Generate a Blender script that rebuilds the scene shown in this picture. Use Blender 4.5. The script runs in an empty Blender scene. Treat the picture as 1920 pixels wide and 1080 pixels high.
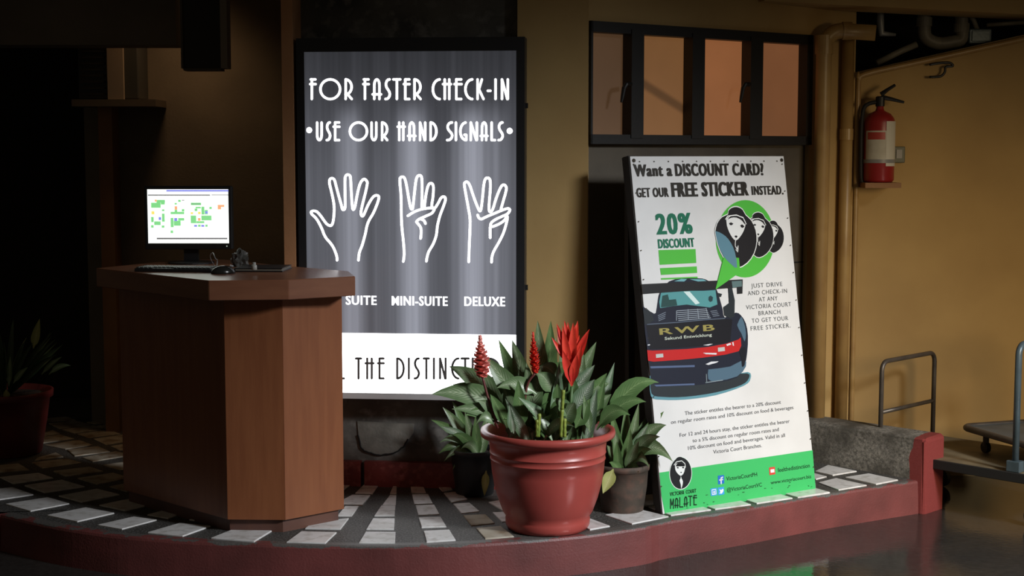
import bpy, bmesh, math, random
from mathutils import Vector, Matrix

# ---------------------------------------------------------------- camera, world, lights
SC = bpy.context.scene
COL = SC.collection
FPX = 2750.0
PIT = math.atan(252 / FPX)
CAMZ = 1.65
cam_d = bpy.data.cameras.new('camera'); cam = bpy.data.objects.new('camera', cam_d); COL.objects.link(cam)
cam_d.sensor_width = 36; cam_d.lens = 36 * FPX / 1920; cam_d.clip_end = 100
cam.location = (0, 0, CAMZ); cam.rotation_euler = (math.radians(90) - PIT, 0, 0)
SC.camera = cam

w = bpy.data.worlds.new('world'); SC.world = w; w.use_nodes = True
w.node_tree.nodes['Background'].inputs[0].default_value = (1.0, 0.80, 0.55, 1)
w.node_tree.nodes['Background'].inputs[1].default_value = 0.034

def lamp(name, kind, loc, target, energy, color, **kw):
    d = bpy.data.lights.new(name, kind); d.energy = energy; d.color = color
    for k, v in kw.items(): setattr(d, k, v)
    o = bpy.data.objects.new(name, d); COL.objects.link(o); o.location = loc
    o.rotation_euler = (Vector(target) - Vector(loc)).to_track_quat('-Z', 'Y').to_euler()
    return o
# cool white lamp of the driveway, out to the right
lamp('driveway_light', 'SPOT', (5.0, 2.5, 3.6), (0.45, 6.5, -0.95), 2150, (0.93, 0.96, 1.0),
     spot_size=math.radians(53), spot_blend=1.0, shadow_soft_size=0.50)
# warm lamp under the canopy, further right
lamp('canopy_light', 'SPOT', (3.7, 3.6, 1.7), (2.1, 8.2, 0.0), 330, (1.0, 0.76, 0.45),
     spot_size=math.radians(58), spot_blend=1.0, shadow_soft_size=0.6)
# warm fill lamp added above the left recess to lift it, throwing down
lamp('recess_fill_light', 'SPOT', (-1.9, 8.4, 2.9), (-1.95, 8.2, 0), 24, (1.0, 0.62, 0.32),
     spot_size=math.radians(110), spot_blend=1.0, shadow_soft_size=0.2)

vs = SC.view_settings
vs.view_transform = 'Standard'; vs.look = 'None'; vs.gamma = 1; vs.use_curve_mapping = False
vs.exposure = 0.0
SC.cycles.use_denoising = True
random.seed(7)

# ---------------------------------------------------------------- pixel <-> place helpers
CP, SP = math.cos(PIT), math.sin(PIT)
def ray(px, py):
    x, z = (px - 960) / FPX, (540 - py) / FPX
    return Vector((x, CP + z * SP, -SP + z * CP))
def G(px, py, z=0.0):
    d = ray(px, py); t = (z - CAMZ) / d.z
    return Vector((d.x * t, d.y * t, z))
def PY(px, py, Y):
    d = ray(px, py); t = Y / d.y
    return Vector((d.x * t, Y, CAMZ + d.z * t))
def onplane(px, py, p0, n):
    d = ray(px, py); o = Vector((0, 0, CAMZ))
    t = (Vector(p0) - o).dot(n) / d.dot(n)
    return o + d * t
def lin(c):
    return tuple(((v / 255) / 12.92 if v / 255 <= 0.04045 else (((v / 255) + 0.055) / 1.055) ** 2.4) for v in c)

# ---------------------------------------------------------------- materials
def newmat(name):
    m = bpy.data.materials.new(name); m.use_nodes = True
    nt = m.node_tree; b = nt.nodes['Principled BSDF']
    return m, nt, b
def mat(name, col, rough=0.6, metal=0.0, var=None, vscale=4.0, fine=None, bump=0.0, bscale=60, coat=0, spec=0.5, detail=6, stretch=(1,1,1)):
    """col in linear; var = second colour mixed in by a large noise; fine = third by a small noise"""
    m, nt, b = newmat(name); L = nt.links.new
    b.inputs['Roughness'].default_value = rough; b.inputs['Metallic'].default_value = metal
    b.inputs['Specular IOR Level'].default_value = spec
    b.inputs['Coat Weight'].default_value = coat
    tc = nt.nodes.new('ShaderNodeTexCoord'); mp = nt.nodes.new('ShaderNodeMapping')
    mp.inputs['Scale'].default_value = stretch
    L(tc.outputs['Object'], mp.inputs['Vector'])
    last = None
    if var is not None:
        n = nt.nodes.new('ShaderNodeTexNoise'); n.inputs['Scale'].default_value = vscale; n.inputs['Detail'].default_value = detail
        L(mp.outputs[0], n.inputs['Vector'])
        r = nt.nodes.new('ShaderNodeMapRange'); r.inputs[1].default_value = 0.36; r.inputs[2].default_value = 0.66
        L(n.outputs['Fac'], r.inputs[0])
        mx = nt.nodes.new('ShaderNodeMix'); mx.data_type = 'RGBA'
        mx.inputs[6].default_value = (*col, 1); mx.inputs[7].default_value = (*var, 1)
        L(r.outputs[0], mx.inputs[0]); last = mx.outputs[2]
    if fine is not None:
        n = nt.nodes.new('ShaderNodeTexNoise'); n.inputs['Scale'].default_value = bscale; n.inputs['Detail'].default_value = 3
        L(mp.outputs[0], n.inputs['Vector'])
        r = nt.nodes.new('ShaderNodeMapRange'); r.inputs[1].default_value = 0.5; r.inputs[2].default_value = 0.68
        L(n.outputs['Fac'], r.inputs[0])
        mx = nt.nodes.new('ShaderNodeMix'); mx.data_type = 'RGBA'
        if last: L(last, mx.inputs[6])
        else: mx.inputs[6].default_value = (*col, 1)
        mx.inputs[7].default_value = (*fine, 1)
        L(r.outputs[0], mx.inputs[0]); last = mx.outputs[2]
    if last: L(last, b.inputs['Base Color'])
    else: b.inputs['Base Color'].default_value = (*col, 1)
    if bump:
        n = nt.nodes.new('ShaderNodeTexNoise'); n.inputs['Scale'].default_value = bscale; n.inputs['Detail'].default_value = 5
        L(mp.outputs[0], n.inputs['Vector'])
        bp = nt.nodes.new('ShaderNodeBump'); bp.inputs['Strength'].default_value = bump; bp.inputs['Distance'].default_value = 0.01
        L(n.outputs['Fac'], bp.inputs['Height']); L(bp.outputs[0], b.inputs['Normal'])
    return m
def emit(name, col, s, base=(0.8, 0.8, 0.8)):
    m, nt, b = newmat(name)
    b.inputs['Base Color'].default_value = (*base, 1)
    b.inputs['Emission Color'].default_value = (*col, 1); b.inputs['Emission Strength'].default_value = s
    b.inputs['Roughness'].default_value = 0.4
    return m
_flat = {}
def flat(rgb, rough=0.45):
    k = (rgb, rough)
    if k not in _flat: _flat[k] = mat('print_%d_%d_%d' % rgb, lin(rgb), rough, spec=0.25)
    return _flat[k]

YEL = mat('yellow_wall_paint', (0.50, 0.335, 0.135), 0.7, var=(0.41, 0.265, 0.105), vscale=1.6, bscale=24, bump=0.06, spec=0.3)
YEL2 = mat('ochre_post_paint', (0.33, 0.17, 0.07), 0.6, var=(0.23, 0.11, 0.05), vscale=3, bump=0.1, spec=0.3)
PIPEM = mat('yellow_pipe_paint', (0.42, 0.27, 0.10), 0.38, var=(0.32, 0.19, 0.07), vscale=5, bump=0.05)
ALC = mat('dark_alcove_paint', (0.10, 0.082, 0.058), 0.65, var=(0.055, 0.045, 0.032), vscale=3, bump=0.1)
GREYW = mat('mouldy_grey_wall', (0.12, 0.112, 0.098), 0.75, var=(0.04, 0.038, 0.034), vscale=4.5, fine=(0.15, 0.142, 0.128), bscale=18, bump=0.3)
PATCH = mat('plaster_patch', (0.17, 0.16, 0.135), 0.8, var=(0.10, 0.095, 0.08), vscale=9, bump=0.25)
CRACK = mat('dark_crack', (0.008, 0.007, 0.006), 0.9)
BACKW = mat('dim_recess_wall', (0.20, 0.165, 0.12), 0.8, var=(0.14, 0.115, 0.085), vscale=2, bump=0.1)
DARK = mat('near_black_finish', (0.02, 0.018, 0.015), 0.8, var=(0.012, 0.011, 0.01), vscale=2)  # mottled near-black for void wall, soffit, far wall and grille
REDP = mat('red_kerb_paint', (0.20, 0.028, 0.024), 0.5, var=(0.12, 0.02, 0.018), vscale=5, fine=(0.24, 0.06, 0.05), bscale=35, bump=0.2)
TILE = mat('white_floor_tile', (0.80, 0.79, 0.78), 0.24, var=(0.70, 0.69, 0.67), vscale=9, fine=(0.58, 0.56, 0.53), bscale=22, bump=0.03)
TILE2 = mat('stained_warm_lit_tile', (0.50, 0.46, 0.38), 0.3, var=(0.34, 0.28, 0.20), vscale=7, fine=(0.22, 0.15, 0.09), bscale=14, bump=0.05)  # stains, plus the warm light on the back-left tiles put into the colour
CONC = mat('speckled_cement', (0.062, 0.058, 0.053), 0.6, var=(0.034, 0.032, 0.029), vscale=3.5, fine=(0.15, 0.145, 0.135), bscale=110, bump=0.5)
FRAME = mat('black_window_frame', (0.010, 0.009, 0.008), 0.5, bump=0.05)
WOOD = mat('reddish_brown_laminate', (0.275, 0.098, 0.040), 0.36, var=(0.235, 0.080, 0.033), vscale=5, stretch=(6, 6, 0.6), bump=0.03, bscale=40)
WOODT = mat('counter_edge_laminate', (0.26, 0.108, 0.058), 0.3, var=(0.22, 0.088, 0.048), vscale=5, stretch=(1, 1, 5), bump=0.02)
BLK = mat('black_plastic', (0.012, 0.012, 0.013), 0.4)
BLKM = mat('black_sign_casing', (0.016, 0.017, 0.019), 0.45, bump=0.03)
GREYM = mat('grey_enamel', (0.30, 0.30, 0.30), 0.45, var=(0.22, 0.22, 0.22), vscale=6)
POTR = mat('terracotta_red_plastic', (0.42, 0.075, 0.06), 0.36, var=(0.37, 0.062, 0.05), vscale=4, bscale=28, bump=0.03)
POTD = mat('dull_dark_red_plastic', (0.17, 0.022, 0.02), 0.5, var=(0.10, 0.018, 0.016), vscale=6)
POTG = mat('muddy_brown_pot', (0.085, 0.062, 0.045), 0.75, var=(0.045, 0.036, 0.028), vscale=9, fine=(0.12, 0.07, 0.05), bscale=20, bump=0.2)
SOIL = mat('potting_soil', (0.022, 0.014, 0.009), 0.95, fine=(0.05, 0.035, 0.02), bscale=60, bump=0.9)
CANE = mat('yellow_green_cane', (0.28, 0.34, 0.06), 0.4, var=(0.16, 0.24, 0.04), vscale=20)
STEM = mat('green_stem', (0.07, 0.14, 0.04), 0.5)
REDB = mat('scarlet_bract', (0.85, 0.07, 0.035), 0.4, var=(0.72, 0.035, 0.025), vscale=20)
PINKB = mat('salmon_pink_bract', (0.95, 0.40, 0.34), 0.45, var=(0.90, 0.30, 0.25), vscale=20)
STEEL = mat('brown_grey_tube', (0.10, 0.085, 0.07), 0.4, 0.3, var=(0.06, 0.05, 0.045), vscale=10)
BLUEM = mat('blue_grey_painted_steel', (0.09, 0.13, 0.16), 0.35, 0.2, var=(0.06, 0.09, 0.11), vscale=8, bump=0.05)
DECKM = mat('worn_olive_deck', (0.24, 0.19, 0.11), 0.6, var=(0.13, 0.105, 0.065), vscale=6, bump=0.1)
RUB = mat('black_rubber', (0.012, 0.012, 0.012), 0.7)
REDX = mat('extinguisher_red', (0.30, 0.02, 0.02), 0.35)
PAPER = mat('aged_white_label', (0.55, 0.53, 0.45), 0.6, var=(0.45, 0.42, 0.34), vscale=15)

def leafmat(name, edge, mid, pale, streak=0.5, rough=0.34):
    m, nt, b = newmat(name); L = nt.links.new
    b.inputs['Roughness'].default_value = rough
    uv = nt.nodes.new('ShaderNodeUVMap'); uv.uv_map = 'uv'
    sep = nt.nodes.new('ShaderNodeSeparateXYZ'); L(uv.outputs[0], sep.inputs[0])
    def math_(op, a, bb=None):
        n = nt.nodes.new('ShaderNodeMath'); n.operation = op
        for i, v in enumerate((a, bb)):
            if v is None: continue
            if isinstance(v, (int, float)): n.inputs[i].default_value = v
            else: L(v, n.inputs[i])
        return n.outputs[0]
    u = math_('ABSOLUTE', math_('SUBTRACT', sep.outputs[0], 0.5))      # 0 midrib .. 0.5 edge
    # veins running outwards and forward
    v = math_('SINE', math_('MULTIPLY', math_('SUBTRACT', sep.outputs[1], math_('MULTIPLY', u, 0.5)), 95))
    v = math_('MULTIPLY', math_('ADD', v, 1), 0.5)
    nz = nt.nodes.new('ShaderNodeTexNoise'); nz.inputs['Scale'].default_value = 26; nz.inputs['Detail'].default_value = 3
    tc = nt.nodes.new('ShaderNodeTexCoord'); L(tc.outputs['Object'], nz.inputs['Vector'])
    inner = math_('SUBTRACT', 1, math_('MULTIPLY', u, 2.6))
    f = math_('MULTIPLY', math_('MULTIPLY', inner, v), math_('MULTIPLY', nz.outputs['Fac'], 2 * streak))
    c1 = nt.nodes.new('ShaderNodeClamp'); L(f, c1.inputs[0])
    rib = math_('LESS_THAN', u, 0.022)
    m1 = nt.nodes.new('ShaderNodeMix'); m1.data_type = 'RGBA'; L(nz.outputs['Fac'], m1.inputs[0])
    m1.inputs[6].default_value = (*edge, 1); m1.inputs[7].default_value = (*mid, 1)
    m2 = nt.nodes.new('ShaderNodeMix'); m2.data_type = 'RGBA'; L(c1.outputs[0], m2.inputs[0]); L(m1.outputs[2], m2.inputs[6]); m2.inputs[7].default_value = (*pale, 1)
    m3 = nt.nodes.new('ShaderNodeMix'); m3.data_type = 'RGBA'; L(math_('MULTIPLY', rib, 0.6), m3.inputs[0]); L(m2.outputs[2], m3.inputs[6]); m3.inputs[7].default_value = (*pale, 1)
    L(m3.outputs[2], b.inputs['Base Color'])
    return m
LEAF_A = leafmat('sage_green_leaf', (0.085, 0.15, 0.06), (0.15, 0.24, 0.10), (0.44, 0.52, 0.34), 0.8)
LEAF_B = leafmat('plain_green_leaf', (0.075, 0.15, 0.05), (0.13, 0.235, 0.08), (0.28, 0.40, 0.17), 0.5, 0.3)
LEAF_C = leafmat('silver_streaked_leaf', (0.09, 0.17, 0.08), (0.19, 0.29, 0.17), (0.60, 0.66, 0.54), 1.0)
LEAF_Y = leafmat('yellowing_leaf', (0.30, 0.34, 0.09), (0.40, 0.42, 0.14), (0.62, 0.60, 0.30), 0.7, 0.5)
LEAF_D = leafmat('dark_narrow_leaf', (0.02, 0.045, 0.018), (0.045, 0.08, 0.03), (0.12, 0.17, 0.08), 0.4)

# ---------------------------------------------------------------- mesh helpers
def link(name, bm, m, parent=None, smooth=False, inv=None):
    me = bpy.data.meshes.new(name); bm.normal_update(); bm.to_mesh(me); bm.free()
    for mm in (m if isinstance(m, (list, tuple)) else [m]): me.materials.append(mm)
    if smooth:
        for p in me.polygons: p.use_smooth = True
    o = bpy.data.objects.new(name, me); COL.objects.link(o)
    if parent is not None: put(o, parent)
    return o
def put(o, parent):
    """parent, geometry given in world space"""
    o.parent = parent; o.matrix_parent_inverse = parent.matrix_basis.inverted()
    return o
def thing(name, loc, label, cat, group=None, rz=0):
    o = bpy.data.objects.new(name, None); COL.objects.link(o); o.location = loc; o.rotation_euler = (0, 0, rz)
    o.empty_display_size = 0.1
    return tag(o, label, cat, group)
def tag(o, label, cat, group=None, kind=None):
    o['label'] = label; o['category'] = cat
    if group: o['group'] = group
    if kind: o['kind'] = kind
    return o
def struct(o, label, cat): return tag(o, label, cat, kind='structure')

def B(): return bmesh.new()
def box(bm, lo, hi, M=None, bev=0.0, seg=2):
    xs, ys, zs = (lo[0], hi[0]), (lo[1], hi[1]), (lo[2], hi[2])
    v = [bm.verts.new((x, y, z)) for x in xs for y in ys for z in zs]
    F = [(0, 1, 3, 2), (4, 6, 7, 5), (0, 4, 5, 1), (2, 3, 7, 6), (0, 2, 6, 4), (1, 5, 7, 3)]
    fs = [bm.faces.new([v[i] for i in f]) for f in F]
    if bev:
        es = list({e for f in fs for e in f.edges})
        r = bmesh.ops.bevel(bm, geom=es, offset=bev, segments=seg, affect='EDGES', profile=0.5)
        v = list({vv for f in r['faces'] for vv in f.verts} | {vv for vv in v if vv.is_valid})
    if M is not None: bmesh.ops.transform(bm, matrix=M, verts=[x for x in v if x.is_valid])
    return bm
def prism(bm, pts, z0, z1):
    """pts: (x,y) polygon"""
    a = [bm.verts.new((p[0], p[1], z0)) for p in pts]; b = [bm.verts.new((p[0], p[1], z1)) for p in pts]
    n = len(pts)
    t = bm.faces.new(b); u = bm.faces.new(a[::-1])
    for i in range(n): bm.faces.new((a[i], a[(i + 1) % n], b[(i + 1) % n], b[i]))
    bmesh.ops.recalc_face_normals(bm, faces=bm.faces[:])
    return bm
def slab(bm, quad, thick):
    """quad: world points of a front face; extruded back along thick vector"""
    t = Vector(thick); a = [bm.verts.new(Vector(p)) for p in quad]; b = [bm.verts.new(Vector(p) + t) for p in quad]
    n = len(a); bm.faces.new(a); bm.faces.new(b[::-1])
    for i in range(n): bm.faces.new((a[(i + 1) % n], a[i], b[i], b[(i + 1) % n]))
    bmesh.ops.recalc_face_normals(bm, faces=bm.faces[:])
    return bm
def smoothpath(pts, n=6):
    P = [Vector(p) for p in pts]; out = []
    for i in range(len(P) - 1):
        p0 = P[max(i - 1, 0)]; p1 = P[i]; p2 = P[i + 1]; p3 = P[min(i + 2, len(P) - 1)]
        for k in range(n):
            t = k / n
            out.append(0.5 * ((2 * p1) + (p2 - p0) * t + (2 * p0 - 5 * p1 + 4 * p2 - p3) * t * t + (3 * p1 - p0 - 3 * p2 + p3) * t ** 3))
    out.append(P[-1]); return out
def tube(bm, pts, r, seg=12, cap=True):
    P = [Vector(p) for p in pts]; R = r if isinstance(r, (list, tuple)) else [r] * len(P)
    d = (P[1] - P[0]).normalized(); up = Vector((0, 0, 1)) if abs(d.z) < 0.9 else Vector((1, 0, 0))
    x = d.cross(up).normalized(); rings = []
    for i, p in enumerate(P):
        if i == 0: t = P[1] - P[0]
        elif i == len(P) - 1: t = P[-1] - P[-2]
        else: t = (P[i + 1] - P[i]).normalized() + (P[i] - P[i - 1]).normalized()
        t.normalize(); x = (x - t * x.dot(t)).normalized(); y = t.cross(x)
        rings.append([bm.verts.new(p + (x * math.cos(2 * math.pi * k / seg) + y * math.sin(2 * math.pi * k / seg)) * R[i]) for k in range(seg)])
    for a, b in zip(rings, rings[1:]):
        for k in range(seg): bm.faces.new((a[k], a[(k + 1) % seg], b[(k + 1) % seg], b[k]))
    if cap: bm.faces.new(rings[0][::-1]); bm.faces.new(rings[-1])
    return bm
def lathe(bm, prof, c, seg=48, closed=False):
    rings = []
    for r, z in prof:
        rings.append([bm.verts.new((c[0] + r * math.cos(2 * math.pi * k / seg), c[1] + r * math.sin(2 * math.pi * k / seg), c[2] + z)) for k in range(seg)])
    for a, b in zip(rings, rings[1:]):
        for k in range(seg): bm.faces.new((a[k], a[(k + 1) % seg], b[(k + 1) % seg], b[k]))
    if prof[0][0] > 1e-5: bm.faces.new(rings[0][::-1])
    if not closed and prof[-1][0] > 1e-5: bm.faces.new(rings[-1])
    return bm
def ribbon(bm, pts, wd, z0, z1, closed=False):
    """flat stroke with rounded ends in a local (x, y) plane, z0..z1 thick"""
    P = []
    for p in pts:
        p = Vector((p[0], p[1]))
        if not P or (p - P[-1]).length > 1e-5: P.append(p)
    h = wd / 2
    def quad(a, b):
        d = (b - a); 
        if d.length < 1e-6: return
        d.normalize(); n = Vector((-d.y, d.x)) * h
        vs = [a + n, a - n, b - n, b + n]
        lo = [bm.verts.new((v.x, v.y, z0)) for v in vs]; hi = [bm.verts.new((v.x, v.y, z1)) for v in vs]
        bm.faces.new(hi)
        for i in range(4): bm.faces.new((lo[i], lo[(i + 1) % 4], hi[(i + 1) % 4], hi[i]))
    for a, b in zip(P, P[1:]): quad(a, b)
    if closed: quad(P[-1], P[0])
    for p in P:
        n = 10
        ring = [bm.verts.new((p.x + h * math.cos(2 * math.pi * k / n), p.y + h * math.sin(2 * math.pi * k / n), z1)) for k in range(n)]
        bm.faces.new(ring)
def smooth2(pts, n=4, closed=False):
    return [(v.x, v.y) for v in smoothpath([(p[0], p[1], 0) for p in pts], n)]

# ---------------------------------------------------------------- deco lettering strokes (unit height, unit width)
def arc(cx, cy, rx, ry, a0, a1, n=14):
    return [(cx + rx * math.cos(math.radians(a0 + (a1 - a0) * i / n)), cy + ry * math.sin(math.radians(a0 + (a1 - a0) * i / n))) for i in range(n + 1)]
GL = {
 'F': [[(0.3, 0), (0.3, 1)], [(0.1, 1), (0.95, 1)], [(0, 0.76), (1, 0.76)]],
 'E': [[(0.25, 0), (0.25, 1)], [(0.25, 1), (0.95, 1)], [(0, 0.76), (1, 0.76)], [(0.25, 0), (0.95, 0)]],
 'T': [[(0.5, 0), (0.5, 1)], [(0, 1), (1, 1)]],
 'L': [[(0.1, 1), (0.1, 0), (1, 0)]],
 'I': [[(0.5, 0), (0.5, 1)]],
 'O': [arc(0.5, 0.5, 0.5, 0.5, 0, 360, 36)],
 'C': [arc(1.0, 0.5, 1.0, 0.5, 90, 270, 20)],
 'G': [arc(1.0, 0.5, 1.0, 0.5, 95, 270, 20) + [(1.0, 0.3), (0.7, 0.3)]],
 'D': [[(0.1, 0), (0.1, 1)], [(0.1, 1)] + arc(0.1, 0.5, 0.9, 0.5, 90, -90, 18)],
 'R': [[(0.12, 0), (0.12, 1)], arc(0.12, 0.62, 0.85, 0.38, 90, -90, 16), [(0.35, 0.26), (1, 0)]],
 'A': [[(0.2, 0), (0.2, 0.7)] + arc(0.5, 0.7, 0.3, 0.3, 180, 0, 12) + [(0.8, 0)], [(0, 0.24), (1, 0.24)]],
 'S': [smooth2([(0.95, 1), (0.45, 0.96), (0.12, 0.78), (0.3, 0.58), (0.8, 0.4), (0.97, 0.22), (0.6, 0.04), (0.02, 0)], 4)],
 'H': [[(0.22, 0), (0.22, 1)], [(0.78, 0), (0.78, 1)], [(0, 0.76), (1, 0.76)]],
 'K': [[(0.1, 0), (0.1, 1)], [(0.75, 1), (0.3, 0.5), (1, 0)]],
 'N': [[(0.08, 0), (0.08, 1), (0.85, 0.0)], [(0.92, 0), (0.92, 1)]],
 'U': [[(0.1, 1), (0.1, 0.3)] + arc(0.5, 0.3, 0.4, 0.3, 180, 360, 12) + [(0.9, 1)]],
 'M': [[(0.08, 0), (0.08, 1), (0.5, 0.35), (0.92, 1), (0.92, 0)]],
 'V': [[(0, 1), (0.5, 0), (1, 1)]],
 '-': [[(0, 0.42), (1, 0.42)]],
}
def deco(bm, letters, ybot, ytop, wd, z0, z1, xf):
    """letters: [(ch, x0, x1)] in px; xf maps px (x, y) -> local (u, v)"""
    for ch, x0, x1 in letters:
        ins = min(9, (x1 - x0) / 2.2); x0 += ins; x1 -= ins; sg_ = 1 if ybot > ytop else -1
        for st in GL[ch]:
            ribbon(bm, [xf(x0 + p[0] * (x1 - x0), (ybot - 7 * sg_) + p[1] * (ytop - ybot + 14 * sg_)) for p in st], wd, z0, z1)

def text_mesh(s, bold=0.0, spacing=1.0):
    c = bpy.data.curves.new('text', 'FONT'); c.body = s; c.size = 1; c.offset = bold; c.space_character = spacing; c.resolution_u = 3
    o = bpy.data.objects.new('text', c); COL.objects.link(o)
    bpy.context.view_layer.update()
    dg = bpy.context.evaluated_depsgraph_get()
    me = bpy.data.meshes.new_from_object(o.evaluated_get(dg))
    bpy.data.objects.remove(o); bpy.data.curves.remove(c)
    return me
def text_into(bm, s, u0, u1, v, h, z, bold=0.0, spacing=1.0, cap=0.73, fat=0.0):
    """fat: thickens the strokes sideways (share of the letter height)"""
    me = text_mesh(s, bold, spacing)
    if fat:
        st = [k / 2 * fat * h for k in (-2, -1, 0, 1, 2)]
        xs = [x.co.x for x in me.vertices]; x0, x1 = min(xs), max(xs)
        u0, u1 = u0 + fat * h, u1 - fat * h
        for k, dx in enumerate(st):
            n0 = len(bm.verts); bm.from_mesh(me); bm.verts.ensure_lookup_table()
            for x in bm.verts[n0:]: x.co = Vector((u0 + dx + (x.co.x - x0) * (u1 - u0) / (x1 - x0), v + x.co.y * h / cap, z + k * 0.00003))
        bpy.data.meshes.remove(me); return
    xs = [x.co.x for x in me.vertices]; x0, x1 = min(xs), max(xs)
    sx = (u1 - u0) / (x1 - x0); sy = h / cap
    n0 = len(bm.verts); bm.from_mesh(me); bm.verts.ensure_lookup_table()
    for x in bm.verts[n0:]: x.co = Vector((u0 + (x.co.x - x0) * sx, v + x.co.y * sy, z))
    bpy.data.meshes.remove(me)

def homog(src, dst):
    import numpy as np
    A = []; b = []
    for (x, y), (u, v) in zip(src, dst):
        A.append([x, y, 1, 0, 0, 0, -u * x, -u * y]); b.append(u)
        A.append([0, 0, 0, x, y, 1, -v * x, -v * y]); b.append(v)
    h = np.linalg.solve(np.array(A, float), np.array(b, float))
    return lambda x, y: ((h[0] * x + h[1] * y + h[2]) / (h[6] * x + h[7] * y + 1), (h[3] * x + h[4] * y + h[5]) / (h[6] * x + h[7] * y + 1))

# ================================================================= STRUCTURE
# road
bm = B(); box(bm, (-9, -2, -0.37), (9, 12, -0.17))
rm, nt, b = newmat('wet_asphalt')
tc = nt.nodes.new('ShaderNodeTexCoord'); nz = nt.nodes.new('ShaderNodeTexNoise'); nz.inputs['Scale'].default_value = 1.1; nz.inputs['Detail'].default_value = 5
nt.links.new(tc.outputs['Object'], nz.inputs['Vector'])
mr = nt.nodes.new('ShaderNodeMapRange'); mr.inputs[1].default_value = 0.40; mr.inputs[2].default_value = 0.62; mr.inputs[3].default_value = 0.035; mr.inputs[4].default_value = 0.26
nt.links.new(nz.outputs['Fac'], mr.inputs[0]); nt.links.new(mr.outputs[0], b.inputs['Roughness'])
n2 = nt.nodes.new('ShaderNodeTexNoise'); n2.inputs['Scale'].default_value = 45; n2.inputs['Detail'].default_value = 6
nt.links.new(tc.outputs['Object'], n2.inputs['Vector'])
mx = nt.nodes.new('ShaderNodeMix'); mx.data_type = 'RGBA'; mx.inputs[6].default_value = (0.016, 0.015, 0.014, 1); mx.inputs[7].default_value = (0.05, 0.046, 0.042, 1)
nt.links.new(n2.outputs['Fac'], mx.inputs[0]); nt.links.new(mx.outputs[2], b.inputs['Base Color'])
bp = nt.nodes.new('ShaderNodeBump'); bp.inputs['Strength'].default_value = 0.05; bp.inputs['Distance'].default_value = 0.01
nt.links.new(n2.outputs['Fac'], bp.inputs['Height']); nt.links.new(bp.outputs[0], b.inputs['Normal'])
b.inputs['Specular IOR Level'].default_value = 0.6
struct(link('road', bm, rm), 'dark wet asphalt driveway reflecting the sign board', 'road')

# platform and kerb
KP = [(-20, 959), (0, 964), (60, 978), (120, 990), (180, 999), (240, 1006), (360, 1015), (480, 1020), (600, 1023), (740, 1024), (860, 1021),
      (960, 1015), (1060, 1007), (1130, 999), (1210, 987), (1252, 977), (1400, 953), (1540, 928), (1710, 902.5), (1757, 895.5)]
K = [G(*p) for p in KP]
K = [Vector((-3.6, 8.2, 0)), Vector((-3.05, 7.35, 0))] + K
K = [Vector(v) for v in smoothpath(K, 4)]
KW = 0.055
def offs(P, d):
    out = []
    for i, p in enumerate(P):
        t = (P[min(i + 1, len(P) - 1)] - P[max(i - 1, 0)]).normalized()
        out.append(p + Vector((-t.y, t.x, 0)) * d)
    return out
KI = offs(K, KW)
bm = B()
prism(bm, [(p.x, p.y) for p in KI] + [(2.20, 7.45), (1.72, 7.95), (1.72, 8.6), (0.3, 9.6), (-4.2, 9.9), (-4.2, 8.4)], -0.19, 0.0)
floor = struct(link('floor', bm, CONC), 'dark speckled cement platform inlaid with white tiles', 'floor')
# kerb: rounded lip, red face with a chipped cement edge
km, nt, b = newmat('red_kerb_with_chipped_edge')
tc = nt.nodes.new('ShaderNodeTexCoord'); sp = nt.nodes.new('ShaderNodeSeparateXYZ'); nt.links.new(tc.outputs['Object'], sp.inputs[0])
nz = nt.nodes.new('ShaderNodeTexNoise'); nz.inputs['Scale'].default_value = 7; nz.inputs['Detail'].default_value = 8; nz.inputs['Roughness'].default_value = 0.65
nt.links.new(tc.outputs['Object'], nz.inputs['Vector'])
ma = nt.nodes.new('ShaderNodeMath'); ma.operation = 'MULTIPLY_ADD'; ma.inputs[1].default_value = -0.075; ma.inputs[2].default_value = 0.033
nt.links.new(nz.outputs['Fac'], ma.inputs[0])
gt = nt.nodes.new('ShaderNodeMath'); gt.operation = 'GREATER_THAN'; nt.links.new(sp.outputs[2], gt.inputs[0]); nt.links.new(ma.outputs[0], gt.inputs[1])
n3 = nt.nodes.new('ShaderNodeTexNoise'); n3.inputs['Scale'].default_value = 4; n3.inputs['Detail'].default_value = 6; nt.links.new(tc.outputs['Object'], n3.inputs['Vector'])
mr3 = nt.nodes.new('ShaderNodeMapRange'); mr3.inputs[1].default_value = 0.35; mr3.inputs[2].default_value = 0.7; nt.links.new(n3.outputs['Fac'], mr3.inputs[0])
mxr = nt.nodes.new('ShaderNodeMix'); mxr.data_type = 'RGBA'; mxr.inputs[6].default_value = (0.19, 0.050, 0.046, 1); mxr.inputs[7].default_value = (0.12, 0.034, 0.031, 1)
nt.links.new(mr3.outputs[0], mxr.inputs[0])
n4 = nt.nodes.new('ShaderNodeTexNoise'); n4.inputs['Scale'].default_value = 120; nt.links.new(tc.outputs['Object'], n4.inputs['Vector'])
mxc = nt.nodes.new('ShaderNodeMix'); mxc.data_type = 'RGBA'; mxc.inputs[6].default_value = (0.04, 0.037, 0.033, 1); mxc.inputs[7].default_value = (0.15, 0.14, 0.13, 1)
nt.links.new(n4.outputs['Fac'], mxc.inputs[0])
mxf = nt.nodes.new('ShaderNodeMix'); mxf.data_type = 'RGBA'
nt.links.new(gt.outputs[0], mxf.inputs[0]); nt.links.new(mxr.outputs[2], mxf.inputs[6]); nt.links.new(mxc.outputs[2], mxf.inputs[7])
nt.links.new(mxf.outputs[2], b.inputs['Base Color']); b.inputs['Roughness'].default_value = 0.5
bp = nt.nodes.new('ShaderNodeBump'); bp.inputs['Strength'].default_value = 0.15; bp.inputs['Distance'].default_value = 0.01
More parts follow.
